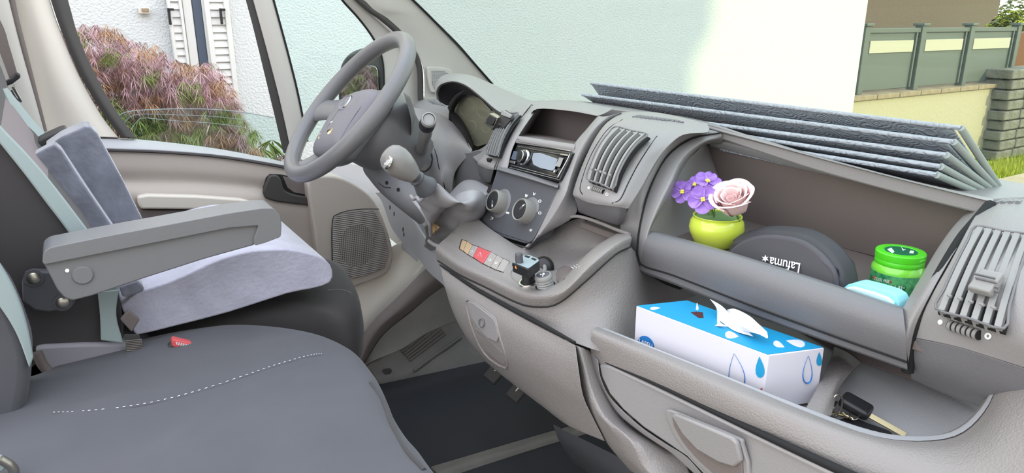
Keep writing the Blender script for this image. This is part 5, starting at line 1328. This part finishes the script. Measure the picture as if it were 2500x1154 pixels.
tube('zip', X([(a + 4, b - 1, .79 + max(0, (640 - b)) * .00035 + .012) for a, b in co[1:11]]), .0022, M['black'], gcs, seg=6)
def ptext(name, s, f0, f1, top, o, m, par, off=.0008, bold=0, italic=0, curve=0, grow=0):
    """lettering laid on the surface of o, given by where its foot line and top are seen"""
    cu = bpy.data.curves.new(name, 'FONT'); cu.body = s; cu.offset = bold; cu.shear = italic
    ob = bpy.data.objects.new(name, cu); COL.objects.link(ob)
    bpy.context.view_layer.update()
    m0 = bpy.data.meshes.new_from_object(ob.evaluated_get(bpy.context.evaluated_depsgraph_get()))
    xs = [v.co.x for v in m0.vertices]; ys = [v.co.y for v in m0.vertices]
    x0, x1, y0, y1 = min(xs), max(xs), min(ys), max(ys)
    vv = []
    for q in m0.vertices:
        a = (q.co.x - x0) / (x1 - x0); b = (q.co.y - y0) / (y1 - y0)
        g_ = 1 + grow * a
        vv.append(on(o, f0[0] + (f1[0] - f0[0]) * a + (top[0] - f0[0]) * b * g_, f0[1] + (f1[1] - f0[1]) * a + (top[1] - f0[1]) * b * g_ + curve * 4 * a * (1 - a), off))
    fa = [tuple(p.vertices) for p in m0.polygons]
    COL.objects.unlink(ob); bpy.data.objects.remove(ob); bpy.data.curves.remove(cu); bpy.data.meshes.remove(m0)
    return mk(name, vv, fa, m, par, smooth=False)
ptext('lettering', 'Lafuma', (1954, 642), (1880, 626), (1950, 666), face, M['white'], face, bold=.012)
def pstar(c, r, k, o, off=.0008, ph=0): return [on(o, c[0] + r * (1 if i % 2 else .45) * math.cos(ph + i * math.pi / k), c[1] + r * (1 if i % 2 else .45) * math.sin(ph + i * math.pi / k), off) for i in range(2 * k)]
plate('leaf_mark', pstar((1868, 631), 9, 6, face), (.0006, 0, 0), M['white'], face, bevel=0)
# chewing gum tub
M['gumlid'] = mat('green_lid', (78, 196, 36), .3, spec=.5)
M['gumbody'] = mat('green_clear_plastic', (120, 206, 66), .15, spec=.6, coat=.4)
M['gumlabel'] = mat('dark_green_label', (30, 110, 70), .35, var=.5, vscale=90, col2=(90, 170, 110))
M['dkgreen'] = mat('dark_green_print', (16, 96, 66), .4)
M['palegreen'] = mat('pale_print', (206, 230, 205), .4)
gcn = W(2200, 611, x=.885)
GR = 55 / F_PX * depth(gcn)
gb = V((gcn.x, gcn.y, FZ + .001)); GH = gcn.z - gb.z
gum = thing('gum_tub', 'green-lidded chewing gum tub at the right end of the shelf', 'tub', gb)
body = lathe('body', [(.001, 0), (GR * .95, 0), (GR * 1.06, GH * .05), (GR * 1.08, GH * .5), (GR * 1.08, GH * .60), (GR * .96, GH * .68), (GR * .93, GH * .72), (.001, GH * .72)], gb, (0, 0, 1), M['gumbody'], gum, seg=48)
lab = lathe('label', [(GR * 1.085, GH * .04), (GR * 1.095, GH * .045), (GR * 1.095, GH * .50), (GR * 1.085, GH * .505)], gb, (0, 0, 1), M['gumlabel'], gum, seg=48, closed=True)
lid = lathe('lid', [(.001, GH * .69), (GR * .99, GH * .69), (GR * 1.0, GH * .70), (GR * 1.0, GH * .80), (GR * .985, GH * .812), (GR * 1.01, GH * .82), (GR * 1.02, GH * .84), (GR * 1.02, GH * .97), (GR * .98, GH * .995), (GR * .72, GH), (GR * .70, GH * .985), (.001, GH * .985)], gb, (0, 0, 1), M['gumlid'], gum, seg=48)
dsc = lathe('lid_sticker', [(.001, GH * .992), (GR * .66, GH * .992), (GR * .66, GH * .985), (.001, GH * .985)], gb, (0, 0, 1), M['dkgreen'], lid, seg=32)
for pts in (((2166, 608), (2176, 604), (2184, 614), (2178, 618)), ((2222, 611), (2232, 612), (2230, 618), (2220, 617)), ((2200, 602), (2206, 602), (2212, 608), (2206, 608))):
    plate('lid_print', [on(dsc, *p, .0008) for p in pts], (0, 0, -.0004), M['palegreen'], dsc, bevel=0)
plate('lid_tab', [W(2225, 642, x=gcn.x - .01), W(2248, 634, x=gcn.x - .005), W(2252, 638, x=gcn.x - .005), W(2240, 645, x=gcn.x - .01), W(2228, 646, x=gcn.x - .01)], (.008, 0, 0), M['gumlid'], lid, bevel=.001)
M['bred'] = mat('red_banner', (176, 70, 60), .4)
bnr = plate('banner', [on(lab, x, y, .0006) for x, y in ((2131, 676), (2136, 673), (2172, 683), (2177, 688), (2172, 692), (2134, 684))], (.0005, 0, 0), M['bred'], lab, bevel=0)
ptext('banner_text', 'COOL FREE', (2134, 683), (2171, 691), (2135, 676), lab, M['white'], lab, off=.0016, italic=.2)
for b_, m_, o_ in ((.09, 'palegreen', .001), (.0, 'dkgreen', .0016)):
    ptext('flavour_text', 'SAVEUR', (2135, 703), (2213, 716), (2137, 689), lab, M[m_], lab, off=o_, bold=b_, curve=2, grow=.25)
    ptext('flavour_text', 'MENTHE', (2136, 722), (2212, 734), (2137, 708), lab, M[m_], lab, off=o_, bold=b_, curve=2, grow=.2)
# turquoise box
M['floss'] = mat('pale_turquoise_plastic', (196, 232, 240), .3)
M['floss2'] = mat('turquoise_plastic', (150, 222, 232), .3)
fo = [(2054, 712), (2060, 702), (2070, 694), (2090, 690), (2130, 700), (2172, 713), (2188, 723), (2195, 738), (2200, 790), (2120, 760), (2052, 735)]
fl_ = plate('floss_box', X([(a, b, .78) for a, b in fo]), (.022, 0, 0), M['floss2'], None, bevel=.005, seg=4, r=.002)
tag(fl_, 'pale turquoise plastic box lying in front of the green gum tub', 'box')
plate('white_face', X([(a, b, .774) for a, b in ((2056, 714), (2064, 702), (2082, 700), (2130, 713), (2165, 726), (2180, 738), (2182, 752), (2184, 780), (2120, 757), (2056, 735))]), (.006, 0, 0), M['floss'], fl_, bevel=.002, seg=3)
# ------------------------------------------------------------------ tissue box
TT = .700
M['card'] = mat('white_card', (204, 202, 212), .6)
M['cyan'] = mat('cyan_print', (20, 140, 188), .45)
M['navy'] = mat('blue_print', (34, 110, 180), .45)
M['tissue'] = mat('tissue_paper', (204, 204, 212), .8)
A, B, C_ = W(1553, 746, z=TT), W(1876, 867, z=TT), W(2013, 849, z=TT)
D_ = A + C_ - B
dn = V((0, 0, -(TT - TZ - .004)))
tb = plate('tissue_box', [A, B, C_, D_], dn, M['card'], None, bevel=.0012)
tag(tb, 'white tissue box with blue drops lying in the open glove tray', 'tissue box')
BVH['boxside'] = BVHTree.FromPolygons([A, B, B + dn, A + dn, B, C_, C_ + dn, B + dn], [(0, 1, 2, 3), (4, 5, 6, 7)]); BC['boxside'] = B
BVH['boxtop'] = BVHTree.FromPolygons([A, B, C_, D_], [(0, 1, 2, 3)]); BC['boxtop'] = B
class _N:
    def __init__(s, n): s.name = n
side, topo = _N('boxside'), _N('boxtop')
ins = .0015
up_ = V((0, 0, .0006))
top_ = plate('blue_top', [p + (tb_c - p).normalized() * ins + up_ for tb_c in [(A + B + C_ + D_) / 4] for p in (A, B, C_, D_)], (0, 0, -.0004), M['cyan'], tb, bevel=0)
def drop(o, c, w, h, tilt=0, k=14, off=.0008, sc=1):
    out = []
    for i in range(k):
        t = 2 * math.pi * i / k
        x = w * math.sin(t) * (.5 - .5 * math.cos(t)) ** .6 if True else 0
        y = -h * math.cos(t)
        ct, st2 = math.cos(tilt), math.sin(tilt)
        out.append(on(o, c[0] + x * ct - y * st2, c[1] + x * st2 + y * ct, off))
    return out
for c, w, h, tl_ in (((1787, 818), 12, 17, 1.75), ((1902, 841), 10, 15, 2.0), ((1942, 836), 12, 24, -1.35), ((1600, 752), 5, 13, 1.5)):
    plate('drop_print', drop(topo, c, w, h, tl_, off=.0016), (0, 0, -.0003), M['card'], top_, bevel=0)
def th_(pts): return (.0003, .0003, 0)
plate('drop_print', drop(side, (1855, 896), 15, 26, -.05), (.0003, .0003, 0), M['cyan'], tb, bevel=0)
plate('drop_print', drop(side, (2000, 876), 9, 17, 0), (.0003, 0, 0), M['cyan'], tb, bevel=0)
for c, w, h in (((1797, 905), 26, 44), ((1972, 901), 15, 34)):
    P_ = drop(side, c, w, h, .05 if c[0] > 1900 else -.12, k=22)
    P_ = P_[1:]
    rr_ = [.0003 + .0013 * math.exp(-((i - 10) / 4.5) ** 2) for i in range(len(P_))]
    tube('drop_outline', P_, rr_, M['navy'], tb, seg=6, n=2, flat=.5)
plate('red_print', [on(side, x, y, .0008) for x, y in ((1845, 955), (1861, 946), (1858, 964), (1848, 962))], (.0003, 0, 0), M['bred'], tb, bevel=0)
cir = [on(side, 1577 + 20 * math.cos(t), 842 + 22 * math.sin(t) + 6 * math.cos(t), .0008) for t in [i * math.pi / 14 for i in range(28)]]
lg = plate('round_logo', cir, (.0003, 0, 0), M['navy'], tb, bevel=0)
ptext('logo_text', 'LABELL', (1560, 835), (1595, 850), (1561, 826), side, M['white'], lg, off=.0014, bold=.01)
M['boxin'] = mat('box_opening', (70, 30, 34), .8)
slot = [on(topo, *p, .0012) for p in ((1669, 761), (1684, 755), (1712, 757), (1760, 768), (1830, 788), (1880, 806), (1888, 816), (1870, 824), (1830, 822), (1770, 806), (1715, 784), (1680, 768))]
sl2 = plate('opening', slot, (0, 0, -.0006), M['card'], tb, bevel=0, smooth=2)
plate('opening_dark', [on(topo, *p, .0020) for p in ((1686, 762), (1700, 760), (1716, 762), (1718, 776), (1706, 776))], (0, 0, -.0004), M['boxin'], sl2, bevel=0)
tz = TT + .002
def sheet(name, rows, seed):
    R = random.Random(seed)
    rows = [[p + V((R.uniform(-1, 1), R.uniform(-1, 1), R.uniform(-.5, 1))) * .0025 for p in r] for r in rows]
    return shell(name, rows, M['tissue'], tis, back=(.0004, .0004, 0), n=4, mm=4, bevel=0)
tis = thing('tissue', 'white crumpled tissue pulled up out of the blue and white box', 'tissue', W(1790, 790, z=TT))
def T3(l): return [W(a, b, x=x_) for a, b, x_ in l]
sheet('fold', [T3([(1738, 733, .70), (1764, 747, .70), (1786, 768, .695), (1812, 780, .69)]), T3([(1744, 752, .695), (1765, 765, .69), (1790, 785, .685), (1820, 800, .68)]), T3([(1752, 776, .69), (1768, 790, .685), (1795, 806, .68), (1838, 818, .68)])], 1)
sheet('fold', [T3([(1776, 756, .705), (1800, 757, .70), (1826, 772, .695), (1850, 788, .69), (1872, 812, .685)]), T3([(1776, 776, .69), (1800, 782, .685), (1826, 795, .68), (1850, 806, .68), (1872, 822, .68)]), T3([(1778, 795, .685), (1800, 806, .68), (1826, 814, .675), (1850, 820, .675), (1866, 826, .68)])], 2)
sheet('fold', [T3([(1710, 765, .70), (1734, 768, .70), (1758, 776, .695)]), T3([(1712, 778, .69), (1732, 786, .685), (1764, 792, .68)]), T3([(1706, 790, .675), (1738, 796, .672), (1775, 798, .675)])], 3)
sheet('fold', [T3([(1690, 752, .705), (1700, 745, .705), (1706, 747, .705)]), T3([(1685, 756, .69), (1698, 756, .69), (1706, 760, .69)])], 5)
# ------------------------------------------------------------------ keys
kt = TZ + .004
kr = thing('key_bunch', 'bunch of keys with a black fob lying in the glove tray', 'keys', W(2090, 1010, z=TZ))
def Kz(l, o=.0): return [on(tf, a, b, .004 + o) for a, b in l]
fob = [V((0, 0, 0))]
k0, k1 = W(2058, 972, z=TZ + .022), W(2122, 1008, z=TZ + .014)
box('fob', (k0 + k1) / 2, ((k1 - k0).length * 1.12, .024, .013), M['black'], kr, ux=k1 - k0, uy=(0, 1, .3), bevel=.005, seg=4)
b0, b1 = W(2124, 1014, z=TZ + .013), W(2211, 1062, z=TZ + .004)
box('blade', (b0 + b1) / 2, ((b1 - b0).length, .007, .0022), M['brass'], kr, ux=b1 - b0, uy=(0, 1, .4), bevel=.0004)
a0, a1 = W(1974, 986, z=TZ + .026), W(2038, 1008, z=TZ + .014)
box('blade', (a0 + a1) / 2, ((a1 - a0).length, .006, .0022), M['brass'], kr, ux=a1 - a0, uy=(0, 1, .3), bevel=.0004)
for i in range(5): box('blade_tooth', a0.lerp(a1, .15 + i * .16) + V((0, -.003, -.001)), (.0025, .003, .002), M['brass'], kr, ux=a1 - a0, uy=(0, 1, .3), bevel=.0003)
rcn = W(2041, 990, z=TZ + .02)
tube('ring', [rcn + V((.003 * math.cos(t), -.002 * math.cos(t), 0)) + V((0, 0, 1)) * .015 * math.sin(t) + V((.006 * math.cos(t), 0, 0)) for t in [i * math.pi / 10 for i in range(20)]], .0013, M['steel'], kr, closed=True, seg=8, n=2)
tube('small_ring', [W(2085 + 12 * math.cos(t), 1012 + 12 * math.sin(t), z=TZ + .012) for t in [i * math.pi / 8 for i in range(16)]], .0008, M['steel'], kr, closed=True, seg=6, n=2)
box('key_head', W(2022, 987, z=TZ + .012), (.020, .014, .003), M['steel'], kr, ux=(.2, -1, .3), uy=(1, .2, .3), bevel=.001)
for i, (a, b) in enumerate((((2058, 1008), (2070, 1020)), ((2066, 1014), (2082, 1022)), ((2045, 1010), (2060, 1014)))):
    tube('chain_link', [W(*a, z=TZ + .011), W(*b, z=TZ + .009)], .0022, M['brass'], kr, seg=8, n=1)
plate('leather_tag', [W(x, y, z=TZ + .005) for x, y in ((2046, 1024), (2080, 1018), (2120, 1032), (2170, 1050), (2178, 1062), (2150, 1070), (2090, 1056), (2050, 1038))], (0, 0, -.003), M['black'], kr, bevel=.001, smooth=2)
for i in range(4):
    tube('strap_stripe', [W(2052 + i * 30, 1030 + i * 9, z=TZ + .007), W(2078 + i * 28, 1038 + i * 9, z=TZ + .007)], .0008, M['steel'], kr, seg=5, n=1)
# ------------------------------------------------------------------ sockets on the console
def conz(px, py): return on(con, px, py, 0)
s0 = conz(1290, 692)
tr = thing('fm_transmitter', 'black and grey FM transmitter with orange button plugged into the console socket', 'transmitter', s0)
M['tgrey'] = mat('transmitter_grey', (140, 154, 160), .35)
M['orange'] = mat('orange_button', (238, 150, 80), .4)
zt3 = s0.z + .047
topp = [W(x, y, z=zt3) for x, y in ((1250, 640), (1262, 634), (1278, 623), (1290, 621), (1316, 631), (1318, 637), (1293, 655), (1286, 655))]
tbody = plate('housing', topp, (.002, .002, -.017), M['black'], tr, bevel=.003, seg=4, r=.003)
cc = sum(topp, V()) / len(topp)
tpl = plate('top_plate', [cc + (p - cc) * .93 + V((0, 0, .0006)) for p in topp], (0, 0, -.0008), M['tgrey'], tbody, bevel=.0003, r=.002)
for q in ((1287, 627), (1303, 633)):
    plate('usb_port', [W(q[0] + a, q[1] + b, z=zt3 + .001) for a, b in ((-7, -2), (-3, -4.5), (8, -1), (3, 2.5))], (0, 0, -.0003), M['void'], tpl, bevel=0)
lathe('stick', [(.001, .0), (.0062, 0), (.0058, .012), (.0056, .014), (.0045, .0155), (.001, .0158)], W(1268, 641, z=zt3), (-.05, .05, 1), M['climate'], tbody, seg=24)
ob_ = W(1265, 652, z=zt3 - .008)
on_ = (CAM - ob_).normalized()
plate('display_strip', [W(x, y, z=zz_) - V((.001, .0015, 0)) for x, y, zz_ in ((1250, 641, zt3 - .002), (1287, 656, zt3 - .002), (1286, 662, zt3 - .010), (1250, 648, zt3 - .010))], (.001, .001, 0), M['slate'], tbody, bevel=.0005)
lathe('button', [(.001, .0018), (.0042, .0018), (.0048, .001), (.005, -.003), (.001, -.003)], W(1265, 650.5, z=zt3 - .006) + on_ * .002, V((-.35, -.8, .3)), M['orange'], tbody, seg=24)
lathe('neck', [(.001, 0), (.0105, 0), (.0105, .024), (.009, .034), (.001, .034)], s0 + V((0, 0, -.002)), (0, 0, 1), M['black'], tr, seg=24)
lathe('socket_ring', [(.0105, .001), (.0125, .0045), (.0145, .0045), (.016, 0), (.0105, -.004)], s0, (-.25, 0, 1), M['chrome'], tr, seg=32)
s1 = conz(1332, 700)
lt = thing('lighter_plug', 'grey ribbed cigarette lighter knob right of the transmitter', 'lighter', s1)
lax = V((-.22, .05, 1)).normalized()
lathe('knob', [(.001, 0), (.0125, 0), (.0135, .003), (.0125, .005), (.0138, .007), (.0128, .009), (.0138, .011), (.013, .013), (.0138, .015), (.0135, .019), (.012, .0212), (.0105, .0212), (.010, .0205), (.001, .0205)], s1, lax, [M['slat'], M['climate']], lt, seg=40, mids=[0] * 11 + [1, 1])
lathe('collar_ring', [(.0145, .001), (.0155, .003), (.0165, .001), (.0165, -.003), (.0145, -.003)], s1, lax, M['climate'], lt, seg=32, closed=True)
lc_ = s1 + lax * .0212
axl, lu, lw2 = frame_of(lax)
tube('pictogram', [lc_ + lu * .005 - lw2 * .002, lc_ + lu * .001 - lw2 * .003, lc_ - lu * .002 + lw2 * .001, lc_ - lu * .006 + lw2 * .003], .0008, M['white'], lt, seg=5)
tube('pictogram', [lc_ + lu * .005 + lw2 * .002, lc_ + lu * .003 + lw2 * .0035, lc_ + lu * .002, lc_ + lu * .003 - lw2 * .002], .0006, M['white'], lt, seg=5)
# socket cap behind
s2 = on(con, 1328, 652, .0)
cp = thing('socket_cap', 'black and chrome socket cover flap standing behind the transmitter', 'socket cover', s2)
can = V((-.55, -.55, .25)).normalized()
lathe('disc', [(.001, .006), (.013, .006), (.0155, .004), (.0165, 0), (.001, 0)], s2 + can * .006, can, M['black'], cp, seg=32)
lathe('surround', [(.0165, 0), (.0185, .002), (.0192, -.002), (.0165, -.003)], s2 + can * .006, can, M['steel'], cp, seg=32, closed=True)
tube('clip', [on(con, 1322, 640, .016), on(con, 1328, 646, .019), on(con, 1331, 656, .018), on(con, 1328, 666, .012)], .0035, M['slat'], cp, seg=8)
# phone holder
ph = thing('phone_holder', 'black and chrome magnetic phone holder clipped to the driver air vent', 'phone holder', W(1222, 300, x=.76))
plate('magnet_cup', X([(1181, 303, .745), (1187, 287, .745), (1195, 276, .75), (1214, 286, .748), (1206, 306, .742), (1201, 315, .742)]), (.012, 0, 0), M['steel'], ph, bevel=.0015)
plate('cup_face', X([(1185, 302, .742), (1190, 289, .742), (1196, 280, .746), (1210, 288, .744), (1203, 303, .739), (1198, 306, .739)]), (.003, 0, 0), M['black'], ph, bevel=.0008)
plate('arm', X([(1204, 300, .748), (1216, 300, .746), (1222, 306, .746), (1204, 318, .744), (1198, 316, .744)]), (.012, 0, 0), M['black'], ph, bevel=.002)
plate('clip_body', X([(1224, 268, .765), (1246, 282, .76), (1245, 292, .755), (1228, 316, .745), (1218, 310, .745), (1211, 298, .75), (1219, 283, .76)]), (.012, 0, 0), M['black'], ph, bevel=.003)
plate('clip_top', X([(1225, 267, .762), (1247, 281, .757), (1244, 288, .754), (1222, 280, .757)]), (.004, 0, 0), M['slat'], ph, bevel=.001)
print('OBJECTS', len(bpy.data.objects))
